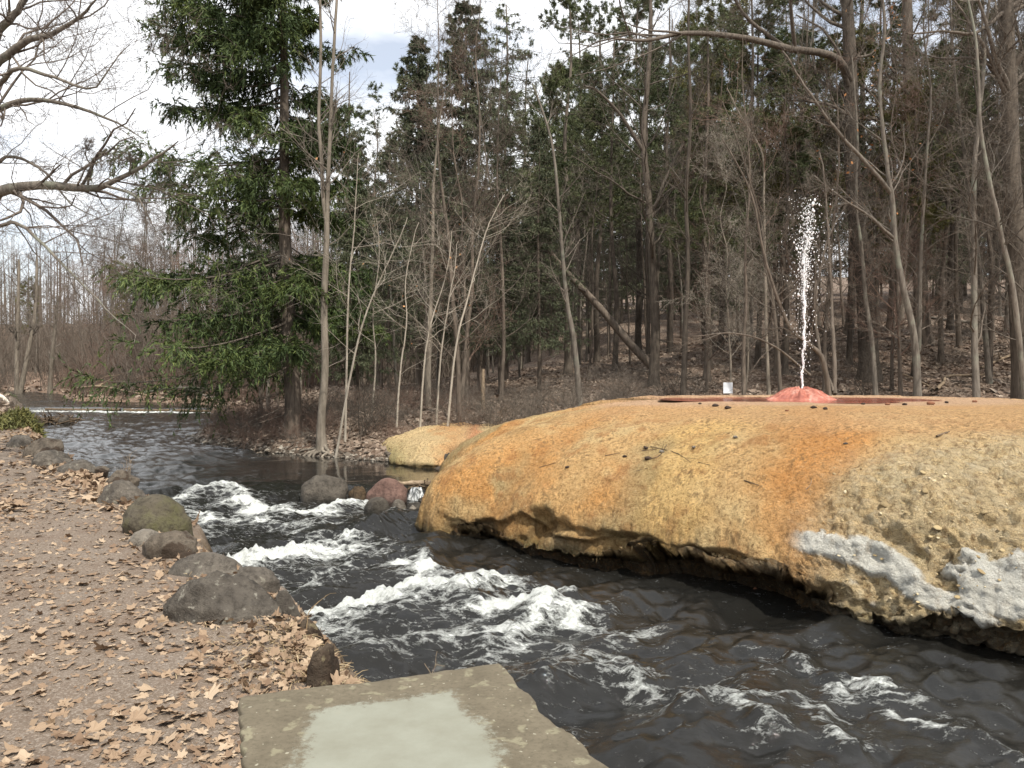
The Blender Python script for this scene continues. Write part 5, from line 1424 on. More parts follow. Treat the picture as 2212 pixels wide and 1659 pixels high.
# stones along the foot of the near point
rng = np.random.default_rng(88)
Vs, Fs, off = [], [], 0
iV, iF = ico(1)
R2 = RIGHT[7:14]
seg = np.linalg.norm(np.diff(R2, axis=0), axis=1); cum = np.concatenate([[0], np.cumsum(seg)])
N = 1500; q = rng.uniform(0, cum[-1], N) ** 1.0
px_ = np.interp(q, cum, R2[:, 0]) + rng.normal(.05, .16, N); py_ = np.interp(q, cum, R2[:, 1]) + rng.normal(.12, .16, N)
pz_ = np.maximum(ground_z(px_, py_), .16) + .01
rs = rng.lognormal(math.log(.035), .45, N)
V = px_[:, None, None] * 0 + iV[None] * (rs[:, None, None] * np.array([1, 1, .6])) * (1 + .35 * rng.normal(0, .5, (N, len(iV), 1)))
V = V + np.stack([px_, py_, pz_], -1)[:, None, :]
F = (iF[None] + (np.arange(N) * len(iV))[:, None, None]).reshape(-1, 3)
t = NT('bank_stones'); c = t.ramp(t.attr('shade'), [(0, (0.05, 0.04, 0.03)), (.6, (0.15, 0.125, 0.10)), (1, (0.34, 0.31, 0.26))]); t.base(c); t.rough(.8)
tag(obj('bank_pebbles', mesh_of('bank_pebbles', V.reshape(-1, 3), [F], t.m, smooth_shade=False, attrs={'shade': np.repeat(rng.uniform(0, 1, N), len(iV))})), 'loose pebbles and small stones along the foot of the near point', 'pebbles', kind='stuff')

# ------------------------------------------------------------------ log and trickle between boulder and mound
t = NT('wet_wood'); c = t.ramp(t.noise(6, t.coord((1, 8, 8)), 5, .6), [(0.35, (0.04, 0.028, 0.018)), (0.65, (0.20, 0.14, 0.085))]); t.base(c); t.rough(.5); t.bump(t.noise(9, t.coord((1, 8, 8)), 5, .6), .7, .02)
M_wet = t.m
t = NT('dry_wood'); c = t.ramp(t.noise(6, t.coord((2, 9, 9)), 5, .6), [(0.35, (0.16, 0.115, 0.075)), (0.65, (0.40, 0.31, 0.215))]); t.base(c); t.rough(.85); t.bump(t.noise(9, t.coord((2, 9, 9)), 5, .6), .6, .02)
M_dry = t.m
def stick(name, pts, r0, r1, label, cat, mat, n=16, sides_=7, seed=0, wob=.01, kids=0, group=None, parent=None):
    rng = np.random.default_rng(seed); pts = np.array([list(p) for p in pts]); c0 = pts[0].copy()
    P, R = trunk(pts - c0, r0, r1, n=n, flare=0, rng=rng, wob=wob)
    R = R * (1 + .15 * rng.normal(0, 1, R.shape)); parts = [tubes(P, R, sides_)]
    if kids: parts.append(tubes(*grow(P, R, kids, .2, .95, 45, .4, rng, n=5, wander=.15, rf=.55, rmin=.002), 4))
    V, F = merge(parts); o = obj(name, mesh_of(name, V, F, mat), parent, c0)
    if parent is None: tag(o, label, cat, group)
    return o
stick('driftwood_log', [(-2.32, 15.05, .31), (-1.9, 15.18, .315), (-1.5, 15.22, .325), (-1.12, 15.2, .33)], .045, .035, 'thin driftwood log lying from the pinkish boulder to the mound', 'log', M_dry, seed=1)
stick('driftwood_log', [(-1.62, 15.12, .30), (-1.3, 15.1, .33), (-.98, 15.12, .30)], .06, .05, 'dark rotten log piece at the top of the trickle by the mound', 'log', M_wet, seed=2, kids=4)
stick('driftwood_log', [(-2.75, 14.55, .02), (-2.52, 14.7, .16), (-2.36, 14.9, .28)], .022, .015, 'short wet branch slanting against the left of the pinkish boulder', 'branch', M_wet, seed=3)
rng = np.random.default_rng(4)
m = 70; c = np.stack([rng.uniform(-2.0, -1.0, m), rng.uniform(15.0, 15.2, m), rng.uniform(.02, .27, m)], -1); dd = unit(rng.normal(0, 1, (m, 3)) * np.array([1, .3, .7])) * rng.uniform(.05, .16, (m, 1))
V, F = tubes(np.stack([c - dd, c + dd * .2 + .01, c + dd], 1), np.repeat(rng.uniform(.006, .018, (m, 1)), 3, 1), 4)
tag(obj('wet_debris', mesh_of('wet_debris', V, [F], M_wet)), 'black mass of wet sticks packed under the log', 'debris', kind='stuff')
t = NT('falling_water'); c = t.ramp(t.noise(5, t.coord((9, 9, 1.2)), 5, .7), [(0.45, (0.10, 0.11, 0.11)), (0.62, (0.85, 0.87, 0.87))]); t.base(c); t.rough(.2); t.b.inputs['Specular IOR Level'].default_value = .5
for k, (x0, w) in enumerate(((-1.78, .10), (-1.52, .05), (-1.36, .035))):
    s_ = np.linspace(0, 1, 16)[:, None]; a_ = np.linspace(-1, 1, 14)[None, :]
    Xf = x0 + a_ * w * (1 + .5 * s_) + .012 * np.sin(a_ * 17 + s_ * 3); Yf = 14.98 - .10 * s_ ** .6 - .03 * (1 - a_ ** 2) - .008 * np.cos(a_ * 21); Zf = .27 - .25 * s_ ** 1.6 + 0 * a_
    tag(obj('water_trickle', mesh_of('water_trickle', np.stack([Xf, Yf, Zf], -1).reshape(-1, 3), [grid_faces(16, 14)], t.m)), ['widest white trickle falling under the log, next to the pinkish boulder', 'middle narrow trickle under the log', 'narrowest trickle under the log, nearest the mound'][k], 'waterfall')

# ------------------------------------------------------------------ stone slab in front
SZ = 1.35
outl = np.array([on_level(u, v, SZ)[:2] for u, v in [(519, 1506), (560, 1498), (640, 1488), (700, 1479), (770, 1475), (850, 1463), (930, 1452), (1000, 1442), (1060, 1434), (1078, 1431), (1094, 1446), (1108, 1462), (1122, 1484), (1146, 1496), (1158, 1512), (1164, 1532), (1190, 1552), (1204, 1566), (1236, 1584), (1262, 1606), (1278, 1628), (1300, 1645), (1322, 1664), (1360, 1700), (1420, 1770), (1480, 1850), (1530, 1960), (1560, 2150)]])
left_e = np.array([on_level(u, v, SZ)[:2] for u, v in [(600, 2150), (575, 1960), (556, 1800), (540, 1690), (530, 1600), (524, 1550)]])
ring = np.vstack([outl, left_e]); ring = np.vstack([ring, ring[:1]])
dseg = np.linalg.norm(np.diff(ring, axis=0), axis=1); cum = np.concatenate([[0], np.cumsum(dseg)])
M_ = 420; q = np.linspace(0, cum[-1], M_, endpoint=False)
rx_, ry_ = np.interp(q, cum, ring[:, 0]), np.interp(q, cum, ring[:, 1])
cen = np.array([-.30, 2.05]); d0 = np.stack([rx_ - cen[0], ry_ - cen[1]], -1)
onleft = (q > cum[len(outl) - 1]) 
scal = np.where(onleft, .022 * np.abs(np.sin(q * 26 + 1.2 * np.sin(q * 7))) , 0)
chip = .010 * fbm(q * 14, q * 0, seed=190, oct=4) * ~onleft
prof = [(1.0, -.075, -.018), (1.0, -.06, -.004), (1.0, -.045, .004), (1.0, -.028, .0), (1.0, -.014, .003), (1.0, -.005, -.001), (1.0, -.0008, -.007), (1.0, 0.0, -.018)]
dn = unit(d0); rows = []
for f, z, off in prof:
    amp = 1.0 if z > -.02 else 1.6
    e = off + chip * amp + (scal * (1.0 if z > -.03 else -.2)) + (.006 * fbm(q * 40, q * 0 + z * 90, seed=191, oct=2) if z < -.003 else 0)
    rows.append(np.concatenate([np.stack([rx_, ry_], -1) + dn * np.atleast_1d(e)[:, None], np.full((M_, 1), z)], 1))
top = rows[-1]
for f in np.linspace(.97, 0.02, 46):
    p = np.concatenate([cen + (top[:, :2] - cen) * f, np.zeros((M_, 1))], 1); p[:, 2] = .0025 * fbm(p[:, 0] * 5, p[:, 1] * 5, seed=192, oct=3) * (1 - f) ** .3
    rows.append(p)
SV = np.stack(rows, 1)
bot = SV[:, :1].copy(); bot[..., :2] = cen + (bot[..., :2] - cen) * .02; SV = np.concatenate([bot, SV], 1)
pp = np.array([on_level(u, v, SZ)[:2] for u, v in [(648, 1560), (668, 1536), (740, 1522), (850, 1505), (985, 1487), (1005, 1510), (1030, 1545), (1070, 1575), (1098, 1605), (1105, 1640), (1090, 1672), (1040, 1720), (960, 1770), (760, 1790), (650, 1760), (632, 1690), (640, 1620)]])
pc = np.vstack([pp, pp[:1]]); fx, fy = SV[..., 0].ravel(), SV[..., 1].ravel()
sd = dist_poly(fx, fy, pc) * np.where(inside(fx, fy, pp), 1, -1)
t = NT('slab_stone')
v = t.coord(); sdn = t.attr('patch')
n1 = t.noise(9, v, 6, .65); n2 = t.noise(60, v, 5, .7); n3 = t.voro(24, v)
k = t.math('ADD', t.math('ADD', t.math('MULTIPLY', sdn, 15), t.math('MULTIPLY', t.math('SUBTRACT', t.noise(5, v, 3, .6), .5), 2.2)), t.math('MULTIPLY', t.math('SUBTRACT', t.noise(26, v, 7, .8), .5), 3.4))
pk = t.ramp(k, [(0.0, 0.0), (0.55, 1.0)])
edgec = t.ramp(n1, [(0.3, (0.105, 0.088, 0.060)), (0.7, (0.165, 0.140, 0.098))])
edgec = t.mix(t.ramp(t.noise(17, v, 2, .4), [(0.60, 0.0), (0.66, 0.55)]), edgec, (0.27, 0.25, 0.165))
edgec = t.mix(t.ramp(n2, [(0.36, 0.6), (0.5, 0.0)]), edgec, (0.08, 0.068, 0.045))
edgec = t.mix(t.ramp(t.noise(42, v, 2, .5), [(0.68, 0.0), (0.72, 0.8)]), edgec, (0.36, 0.34, 0.26))
pale = t.ramp(t.noise(5, v, 5, .6), [(0.3, (0.195, 0.192, 0.15)), (0.6, (0.245, 0.25, 0.205)), (0.75, (0.26, 0.252, 0.20))])
pale = t.mix(t.math('MULTIPLY', n2, .25), pale, (0.24, 0.235, 0.175))
c = t.mix(pk, edgec, pale)  # paler middle of the slab stands in for a plaque
sp = t.new('ShaderNodeSeparateXYZ'); t.l.new(v, sp.inputs[0])
t.base(c); t.rough(.8); t.bump(t.math('ADD', n1, t.math('MULTIPLY', n2, .6)), .35, .006)
slab = thing('stone_slab', 'flat greenish grey stone slab with a pale patch on top, front of the picture', 'stone slab', (cen[0], cen[1], gz(cen[0], cen[1])))
zb = slab.location.z
o = obj('slab_top', mesh_of('slab_top', SV.reshape(-1, 3) - np.array([cen[0], cen[1], 0]), [grid_faces(M_, SV.shape[1], True)], t.m, attrs={'patch': sd}), slab, (0, 0, SZ - zb))
for (ax, ay, w, dpt) in ((-.32, .25, .20, .15), (-.02, -.15, .20, .2), (.12, .22, .14, .16)):
    o = obj('support_stone', boulder_mesh(w, dpt, (SZ - .075 - zb + .12) / 2, int(ax * 100) + 90, M_rock_grey, 7, .05, 3), slab, (ax, ay, (SZ - .085 - zb - .10) / 2))

# ------------------------------------------------------------------ fallen leaves
def leaf_shape(seed, npt=26):
    rng = np.random.default_rng(seed)
    th = np.linspace(-math.pi * .93, math.pi * .93, npt); lob = rng.integers(2, 4)
    r = (.62 + .38 * np.cos(th * .5)) * (1 + .27 * np.cos(th * (2 * lob + 1) + 0)) * (1 + .10 * rng.normal(0, 1, npt))
    x = r * np.cos(th) * .62 + .3; y = r * np.sin(th) * .46
    pts = np.vstack([[[-.42, 0.0]], [[-.40, .015]], np.stack([x, y], -1)[::-1][::-1], [[-.40, -.015]]])
    pts = np.vstack([[0.1, 0], pts]); m_ = len(pts)
    cu, cv = rng.uniform(-.5, .9), rng.uniform(-.6, 1.1)
    z = cu * .35 * pts[:, 0] ** 2 + cv * .9 * pts[:, 1] ** 2 + .035 * rng.normal(0, 1, m_); z[0] = -.03
    V = np.stack([pts[:, 0], pts[:, 1], z], -1)
    V[:, 2] -= np.percentile(V[:, 2], 35)
    k = np.arange(1, m_); F = np.stack([np.zeros(m_ - 1, int), k, np.roll(k, -1)], -1)
    return V, F
shapes = [leaf_shape(700 + k) for k in range(10)]
simple = [leaf_shape(720 + k, 9) for k in range(6)]
rng = np.random.default_rng(99)
# positions over the path: everywhere thin, thick drifts along the edge stones and in patches
N = 52000
yy = 2.6 + 33 * rng.uniform(0, 1, N) ** 1.45
xe_ = np.interp(yy, LM[:, 1], LM[:, 0]); ss = np.abs(rng.normal(0, 1, N)) * (1.6 + .10 * yy) + .12
xx = xe_ - ss / np.cos(np.arctan(np.abs(np.gradient(LM[:, 0], LM[:, 1])).clip(0, 2).mean() * .6))
sl_, sr_, rv, lf = sides(xx, yy)
ptc = fbm(xx * .9, yy * .9, seed=201, oct=4); 
edge_d = np.exp(-((sl_ - .45) / .42) ** 2)
band = np.exp(-((sl_ - 2.6 - .12 * yy) / (1.0 + .06 * yy)) ** 2)
dens = .20 + .38 * smooth(-.15, .45, ptc) + .55 * edge_d * smooth(-.35, .1, fbm(xx * .7, yy * .7, seed=203, oct=2) + .1) + .30 * band
bare_strip = np.exp(-((sl_ - 1.25) / .5) ** 2) * smooth(5.5, 7.5, yy)
dens = dens * (1 - .75 * bare_strip) * np.interp(yy, [2.5, 4.5, 8, 35], [.55, .8, 1.0, 1.0])
ok = lf & (sl_ > .03) & (rng.uniform(0, 1, N) < dens) & (np.abs(xx) < yy * .72 + .6)
xx, yy, sl_, edge_d = xx[ok], yy[ok], sl_[ok], edge_d[ok]
zz_ = ground_z(xx, yy) + .006 + edge_d * rng.uniform(0, .03, len(xx))
size = np.where(yy < 9, rng.lognormal(math.log(.043), .36, len(xx)).clip(0, .085), rng.lognormal(math.log(.072), .35, len(xx)))
tl = np.where(edge_d > .4, .5, .24)
ex, ey, ez = rng.normal(0, 1, len(xx)) * tl, rng.normal(0, 1, len(xx)) * tl, rng.uniform(0, 6.28, len(xx))
# keep the slab's footprint clear
clear = np.ones(len(xx), bool)
for a_, b_, c_, d_ in ROCKS: clear &= ((xx - a_) / (c_ * .85)) ** 2 + ((yy - b_) / (d_ * .85)) ** 2 > 1
xx, yy, sl_, edge_d, zz_, size, tl, ex, ey, ez = [q_[clear] for q_ in (xx, yy, sl_, edge_d, zz_, size, tl, ex, ey, ez)]
order = np.argsort(-(size / yy))
def rotm(ex, ey, ez):
    cx, sx, cy, sy, cz, sz = np.cos(ex), np.sin(ex), np.cos(ey), np.sin(ey), np.cos(ez), np.sin(ez)
    M = np.empty((len(ex), 3, 3))
    M[:, 0, 0] = cy * cz; M[:, 0, 1] = sx * sy * cz - cx * sz; M[:, 0, 2] = cx * sy * cz + sx * sz
    M[:, 1, 0] = cy * sz; M[:, 1, 1] = sx * sy * sz + cx * cz; M[:, 1, 2] = cx * sy * sz - sx * cz
    M[:, 2, 0] = -sy; M[:, 2, 1] = sx * cy; M[:, 2, 2] = cx * cy
    return M
vis = (np.abs(xx / yy) < .64) & (((zz_ - EYE) / yy) > -.50) & ~((xx > -.95) & (yy < 3.2))
big300 = [i for i in order if vis[i]][:300]
leaf_me = [mesh_of('leaf', V, [F], M_leaf_one, smooth_shade=False) for V, F in shapes]
for i in big300:
    o = obj('leaf', leaf_me[i % 10], path, (xx[i], yy[i], zz_[i])); o.rotation_euler = (ex[i], ey[i], ez[i]); o.scale = (size[i],) * 3
rest = np.ones(len(xx), bool); rest[big300] = False
def scatter_leaves(name, x, y, z, s, ex, ey, ez, forms, mat, parent=None):
    Mx = rotm(ex, ey, ez); Vs, Fs, sh, off = [], [], [], 0
    for k, (V, F) in enumerate(forms):
        idx = np.arange(k, len(x), len(forms))
        W = np.einsum('nij,vj->nvi', Mx[idx], V) * s[idx, None, None] + np.stack([x, y, z], -1)[idx][:, None]
        Vs.append(W.reshape(-1, 3)); Fs.append((F[None] + (np.arange(len(idx)) * len(V))[:, None, None]).reshape(-1, 3) + off); off += len(idx) * len(V)
        sh.append(np.repeat(rng.beta(2.6, 2.2, len(idx)), len(V)))
    return obj(name, mesh_of(name, np.concatenate(Vs), Fs, mat, smooth_shade=False, attrs={'shade': np.concatenate(sh)}), parent)
nr = rest & (yy < 8); fr = rest & (yy >= 8)
o = scatter_leaves('leaf_litter', xx[nr], yy[nr], zz_[nr], size[nr], ex[nr], ey[nr], ez[nr], [leaf_shape(740 + k, 13) for k in range(8)], M_leaf, path); o['kind'] = 'stuff'
o = scatter_leaves('leaf_litter', xx[fr], yy[fr], zz_[fr], size[fr], ex[fr], ey[fr], ez[fr], simple, M_leaf, path); o['kind'] = 'stuff'
# crumbled leaf bits and small stones on the gravel
N = 9000; bx = rng.uniform(-7, .3, N); by = rng.uniform(2.4, 12, N) ; sl_, sr_, rv, lf = sides(bx, by); ok = lf & (sl_ > .05) & (np.abs(bx) < by * .72 + .5); bx, by = bx[ok], by[ok]
quad = (np.array([[-.5, 0, 0], [0, -.35, .08], [.5, 0, -.02], [.05, .4, .06]]), np.array([[0, 1, 2], [0, 2, 3]]))
n_ = len(bx); o = scatter_leaves('leaf_crumbs', bx, by, ground_z(bx, by) + .006, rng.lognormal(math.log(.020), .45, n_), rng.normal(0, .4, n_), rng.normal(0, .4, n_), rng.uniform(0, 6.28, n_), [quad], M_leaf, path); o['kind'] = 'stuff'

# leaf litter of the wood floor
N = 75000
lx = rng.uniform(-22, 34, N); ly = 18.5 + 34 * rng.uniform(0, 1, N) ** 1.35
sl_, sr_, rv, lf = sides(lx, ly); ok = (sr_ > .15) & (np.abs(lx) < ly * .68 + 1) & (np.hypot(lx - 5.3, ly - 14) > 4.2); lx, ly = lx[ok], ly[ok]
n_ = len(lx); lz = ground_z(lx, ly) + .05 * fbm(lx * 4, ly * 4, seed=5, oct=3) + .02
o = scatter_leaves('leaf_litter', lx, ly, lz, rng.lognormal(math.log(.115), .35, n_), rng.normal(0, .55, n_), rng.normal(0, .55, n_), rng.uniform(0, 6.28, n_), [quad], M_leaf_wood, ground); o['kind'] = 'stuff'

N = 16000
lx = rng.uniform(-62, -11, N); ly = rng.uniform(30, 85, N); sl_, sr_, rv, lf = sides(lx, ly); ok = (~rv) & ((sr_ > .2) | (sl_ > .5)) & (np.abs(lx) < ly * .7); lx, ly = lx[ok], ly[ok]; n_ = len(lx)
o = scatter_leaves('leaf_litter', lx, ly, ground_z(lx, ly) + .03, rng.lognormal(math.log(.26), .35, n_), rng.normal(0, .5, n_), rng.normal(0, .5, n_), rng.uniform(0, 6.28, n_), [quad], M_leaf_wood, ground); o['kind'] = 'stuff'

# ------------------------------------------------------------------ dry grass, stalks, green bush
t = NT('dry_grass'); c = t.ramp(t.attr('shade'), [(0, (0.22, 0.155, 0.085)), (1, (0.50, 0.40, 0.25))]); t.base(c); t.rough(.8); M_grass = t.m
def tuft(x, y, n, h, label, group=None, spread=.12, mat=None, name='dry_grass_tuft'):
    mat = mat or M_grass
    r = np.random.default_rng(int(abs(x * 917 + y * 331)))
    b = np.stack([r.normal(0, spread, n), r.normal(0, spread, n), np.zeros(n)], -1); b[:, 2] = ground_z(b[:, 0] + x, b[:, 1] + y) - gz(x, y)
    d = unit(np.stack([r.normal(0, .8, n), r.normal(0, .8, n), r.uniform(.3, 1.2, n)], -1)); L = h * r.uniform(.4, 1.1, n)
    s_ = np.linspace(0, 1, 4)
    P = b[:, None] + d[:, None] * (L[:, None] * s_)[..., None]; P[..., 2] -= (L[:, None] * .45 * s_ ** 2)
    R = np.full((n, 4), .0030) * np.array([1.2, 1, .8, .4])
    V, F = tubes(P, R, 3)
    o = obj(name, mesh_of(name, V, [F], mat, attrs={'shade': np.repeat(r.uniform(0, 1, n), 12)}), loc=(x, y, gz(x, y) - .01))
    tag(o, label, 'grass tuft', group); return o
for (u, v, n, h) in [(650, 1400, 130, .14), (690, 1385, 150, .15), (700, 1440, 150, .14), (665, 1440, 70, .10), (720, 1470, 80, .10), (560, 1345, 70, .08), (470, 1250, 60, .10), (300, 1130, 70, .12), (250, 1060, 80, .14), (160, 1000, 70, .15), (590, 1400, 90, .08), (620, 1470, 90, .08)]:
    p = on_level(u, v, .84); tuft(p[0], p[1], n, h, 'small tuft of straw coloured dry grass at the path edge', 'dry grass tufts along the path edge', spread=.16)
p = on_level(662, 1362, .84)
stick('long_grass_blade', [(p[0], p[1], p[2]), at_depth(680, 1315, p[1] + .05), at_depth(702, 1295, p[1] + .1), at_depth(726, 1281, p[1] + .15)], .0035, .0015, 'single long pale grass stem bending over the water', 'grass stem', M_grass, seed=8)
stick('bare_twig', [at_depth(922, 1500, 3.5), at_depth(930, 1466, 3.5), at_depth(936, 1448, 3.52), at_depth(946, 1430, 3.5)], .0022, .001, 'tiny bare twig sticking up behind the stone slab', 'twig', M_dry, seed=9, kids=3, wob=.0)
for k, (u, v0, v1) in enumerate([(268, 1040, 985), (276, 1040, 980), (283, 1040, 992), (262, 1038, 1000)]):
    a = at_depth(u, v0, 11.7); stick('dry_stalk', [a, at_depth(u + 2, (v0 + v1) / 2, 11.7), at_depth(u + 5 - 2 * k, v1, 11.7)], .006, .002, 'upright dead weed stalk on the dark lumpy boulder', 'plant stalk', M_dry, seed=60 + k, kids=7, group='dead stalks on the lumpy boulder')
rng = np.random.default_rng(17)
def green_bush(x, y, sx, sy, h, label, mat, n=2600):
    c = np.stack([rng.normal(0, sx * .5, n), rng.normal(0, sy * .5, n), rng.uniform(0, 1, n) ** .8], -1)
    c[:, 2] *= h * np.exp(-(c[:, 0] / sx) ** 2 - (c[:, 1] / sy) ** 2); c[:, 2] += ground_z(c[:, 0] + x, c[:, 1] + y) - gz(x, y)
    d = unit(rng.normal(0, 1, (n, 3)) + [0, 0, .5]); V, F, sh_ = needle_blades(c, d, rng.uniform(.08, .2, n), rng.uniform(.012, .025, n), rng, np.clip(rng.normal(.5, .25, n), 0, 1))
    root = thing('green_bush', label, 'bush', (x, y, gz(x, y)))
    obj('foliage', mesh_of('foliage', V, [F], mat, attrs={'shade': sh_}), root)
    az = rng.uniform(0, 6.28, 30); L = rng.uniform(.3, 1, 30); s_ = np.linspace(0, 1, 4)
    P = np.stack([np.cos(az)[:, None] * L[:, None] * s_ * sx, np.sin(az)[:, None] * L[:, None] * s_ * sy, h * .7 * (s_ * (1.4 - s_))[None] + 0 * L[:, None]], -1)
    V, F = tubes(P, np.full((30, 4), .008), 3); obj('stems', mesh_of('stems', V, [F], M_twig), root)
p = on_ground(46, 925); green_bush(p[0], p[1], .7, 1.1, .55, 'low yellow green evergreen bush spreading over the left bank edge', M_pine_gold)
p = on_ground(60, 895); green_bush(p[0], p[1], .8, 1.0, .45, 'second low green bush farther along the left bank edge', M_pine)
for (u, v, k, s_) in [(20, 905, 0, .7), (56, 905, 2, .8), (75, 925, 4, .9), (60, 885, 3, .5), (90, 935, 2, .6)]:
    p = on_ground(u, v); bush(p[0], p[1], k, 'beside the low green bushes on the left bank', s_)

# ------------------------------------------------------------------ white sign behind the mound
t = NT('sign_white'); t.base((0.72, 0.76, 0.80)); t.rough(.5); M_sign = t.m
c = at_depth(1572.5, 838, 20.2); g = gz(c[0], c[1])
sg = thing('small_sign', 'small blank white square sign on a thin stake in the leaves behind the mound', 'sign', (c[0], c[1], g))
def box_mesh(name, w, d, h, mat, bev=.004):
    import bmesh
    bm = bmesh.new(); bmesh.ops.create_cube(bm, size=1.0)
    for v_ in bm.verts: v_.co = Vector((v_.co.x * w, v_.co.y * d, v_.co.z * h))
    bmesh.ops.bevel(bm, geom=bm.edges[:], offset=bev, segments=2, affect='EDGES')
    me = bpy.data.meshes.new(name); bm.to_mesh(me); bm.free(); me.materials.append(mat); return me
hz = c[2] - g
obj('panel', box_mesh('panel', .235, .012, .275, M_sign), sg, (0, 0, hz))
obj('stake', box_mesh('stake', .02, .02, hz, M_bark_dark), sg, (0, .017, hz / 2 - .02))

# ------------------------------------------------------------------ bits lying on the mound
BPf = BP.reshape(-1, 3); rel = BPf - np.array([0, 0, EYE])
fwd = rel[:, 1] * _cp - rel[:, 2] * _sp; upc = rel[:, 1] * _sp + rel[:, 2] * _cp
PU = 1106 + F_PX * rel[:, 0] / fwd; PV = 829.5 - F_PX * upc / fwd
def on_mound(u, v):
    dd = np.hypot(PU - u, PV - v) + 1.2 * (BPf[:, 1] - 7); dd[(BPf[:, 1] > 16)] = 1e9
    near_ = np.where(np.hypot(PU - u, PV - v) < 14)[0]
    if len(near_) == 0: return BPf[int(np.argmin(dd))]
    return BPf[near_[int(np.argmin(np.hypot(PU[near_] - u, PV[near_] - v) + 6 * (BPf[near_, 1] - BPf[near_, 1].min())))]]
def mound_stick(u0, v0, u1, v1, r, label, mat=M_wet, mid=None, kids=0, seed=0):
    a, b_ = on_mound(u0, v0), on_mound(u1, v1); up_ = np.array([0, -.3, 1]) * r * 1.2
    m_ = [on_mound(*mid) + up_ * 1.3] if mid else [(a + b_) / 2 + up_]
    stick('stick' if r > .007 else 'twig', [a + up_] + m_ + [b_ + up_], r, r * .6, label, 'stick', mat, n=10, sides_=6, seed=seed, wob=.002, kids=kids)
mound_stick(2022, 944, 2052, 936, .013, 'short thick stick lying alone on the right of the mound top', seed=1)
mound_stick(1440, 960, 1395, 995, .006, 'curved thin twig crossing the dark pile on the mound', seed=2, mid=(1425, 985), kids=3)
mound_stick(1405, 965, 1492, 1000, .005, 'long thin bent twig running right from the dark pile', seed=3, mid=(1460, 978), kids=3)
mound_stick(1385, 975, 1420, 972, .006, 'short twig on top of the dark pile on the mound', seed=4)
mound_stick(1606, 1040, 1640, 1050, .008, 'brown stick low on the middle of the mound face', seed=5)
mound_stick(1740, 1060, 1752, 1036, .004, 'thin pale curved grass stem on the mound face', M_dry, seed=6, mid=(1750, 1050))
mound_stick(1508, 1000, 1535, 1006, .006, 'small dark twig right of the dark pile', seed=7)
mound_stick(1308, 986, 1338, 980, .006, 'small twig left of the dark pile on the mound', seed=8)
mound_stick(1165, 1010, 1200, 1002, .005, 'thin twig on the upstream shoulder of the mound', seed=9)
mound_stick(1375, 1020, 1400, 1014, .005, 'tiny twig below the dark pile on the mound', seed=10)
t = NT('dark_cone'); t.base((0.045, 0.03, 0.022)); t.rough(.8); M_cone = t.m
t = NT('crust_bit'); t.base((0.20, 0.09, 0.05)); t.rough(.8); M_bit = t.m
for k, (u, v, r, m_, lab) in enumerate([
    (1757, 882, .05, M_cone, 'dark pine cone in front of the red cone, on the mound rim'), (1783, 884, .045, M_cone, 'second dark pine cone left end of the mound rim'), (1545, 878, .055, M_cone, 'flat dark cone at the left end of the red pool'),
    (1572, 882, .055, M_cone, 'dark cone just right of the flat one left of the pool'), (1865, 873, .04, M_cone, 'dark cone right of the red cone'), (1918, 870, .045, M_bit, 'brown crust bit in front of the pool right half'),
    (1955, 866, .045, M_cone, 'small dark cone near the right end of the pool'), (2010, 864, .06, M_bit, 'reddish crust bit past the right end of the pool'), (2050, 863, .045, M_cone, 'dark cone right of the reddish crust bit'),
    (2105, 862, .045, M_bit, 'brown bit far right on the mound rim'), (1700, 888, .03, M_bit, 'tiny brown bit below the red cone'), (1393, 970, .05, M_cone, 'upper dark cone in the pile on the mound'),
    (1398, 992, .055, M_cone, 'lower dark cone in the pile on the mound'), (1500, 968, .035, M_rock_pale, 'grey pebble right of the dark pile'), (1430, 976, .04, M_rock_pale, 'pale grey pebble inside the dark pile'),
    (1226, 1012, .035, M_cone, 'small dark cone on the upstream shoulder'), (1350, 988, .035, M_cone, 'small dark cone left of the pile'), (1825, 960, .03, M_rock_grey, 'grey pebble halfway down the mound, right of the middle'),
    (1590, 946, .04, M_rock_pale, 'grey pale stone patch below the pool'), (1512, 873, .03, M_cone, 'tiny dark cone on the silhouette left of the pool'), (2225, 1245, .03, M_rock_pale, 'pale chip low at the right'),]):
    p = on_mound(u, v); o = obj('pine_cone' if m_ is M_cone else 'pebble', boulder_mesh(r, r * .8, r * .5, 300 + k, m_, 4, .2, 2), loc=p + [0, 0, r * .3]); o.rotation_euler = (0, 0, k * 1.3)
    tag(o, lab, 'pine cone' if m_ is M_cone else 'pebble')
# loose chips of crust on the flaking part
rng = np.random.default_rng(71)
t = NT('crust_chip'); c = t.ramp(t.rand(), [(0, (0.26, 0.19, 0.10)), (.6, (0.46, 0.36, 0.20)), (1, (0.60, 0.52, 0.36))]); t.base(c); t.rough(.85); t.bump(t.noise(40, t.coord(), 4), .5, .01); M_chip = t.m
chips = [boulder_mesh(1, .7, .28, 400 + k, M_chip, 6, .15, 2) for k in range(6)]
for q in chips: q.name = 'crust_chip'
sel = np.where((PU > 1800) & (PU < 2240) & (PV > 1010) & (PV < 1340) & (BPf[:, 1] < 12) & (BPf[:, 2] > .25))[0]
for k in range(110):
    i = int(rng.choice(sel)); o = obj('crust_chip', chips[k % 6], big, BPf[i] - np.array([MC[0], MC[1], 0]) + [0, -.005, .004]); s_ = float(rng.lognormal(math.log(.016), .55))
    o.scale = (s_, s_, s_); o.rotation_euler = (rng.uniform(.3, 1.0), rng.normal(0, .3), rng.normal(0, .6))
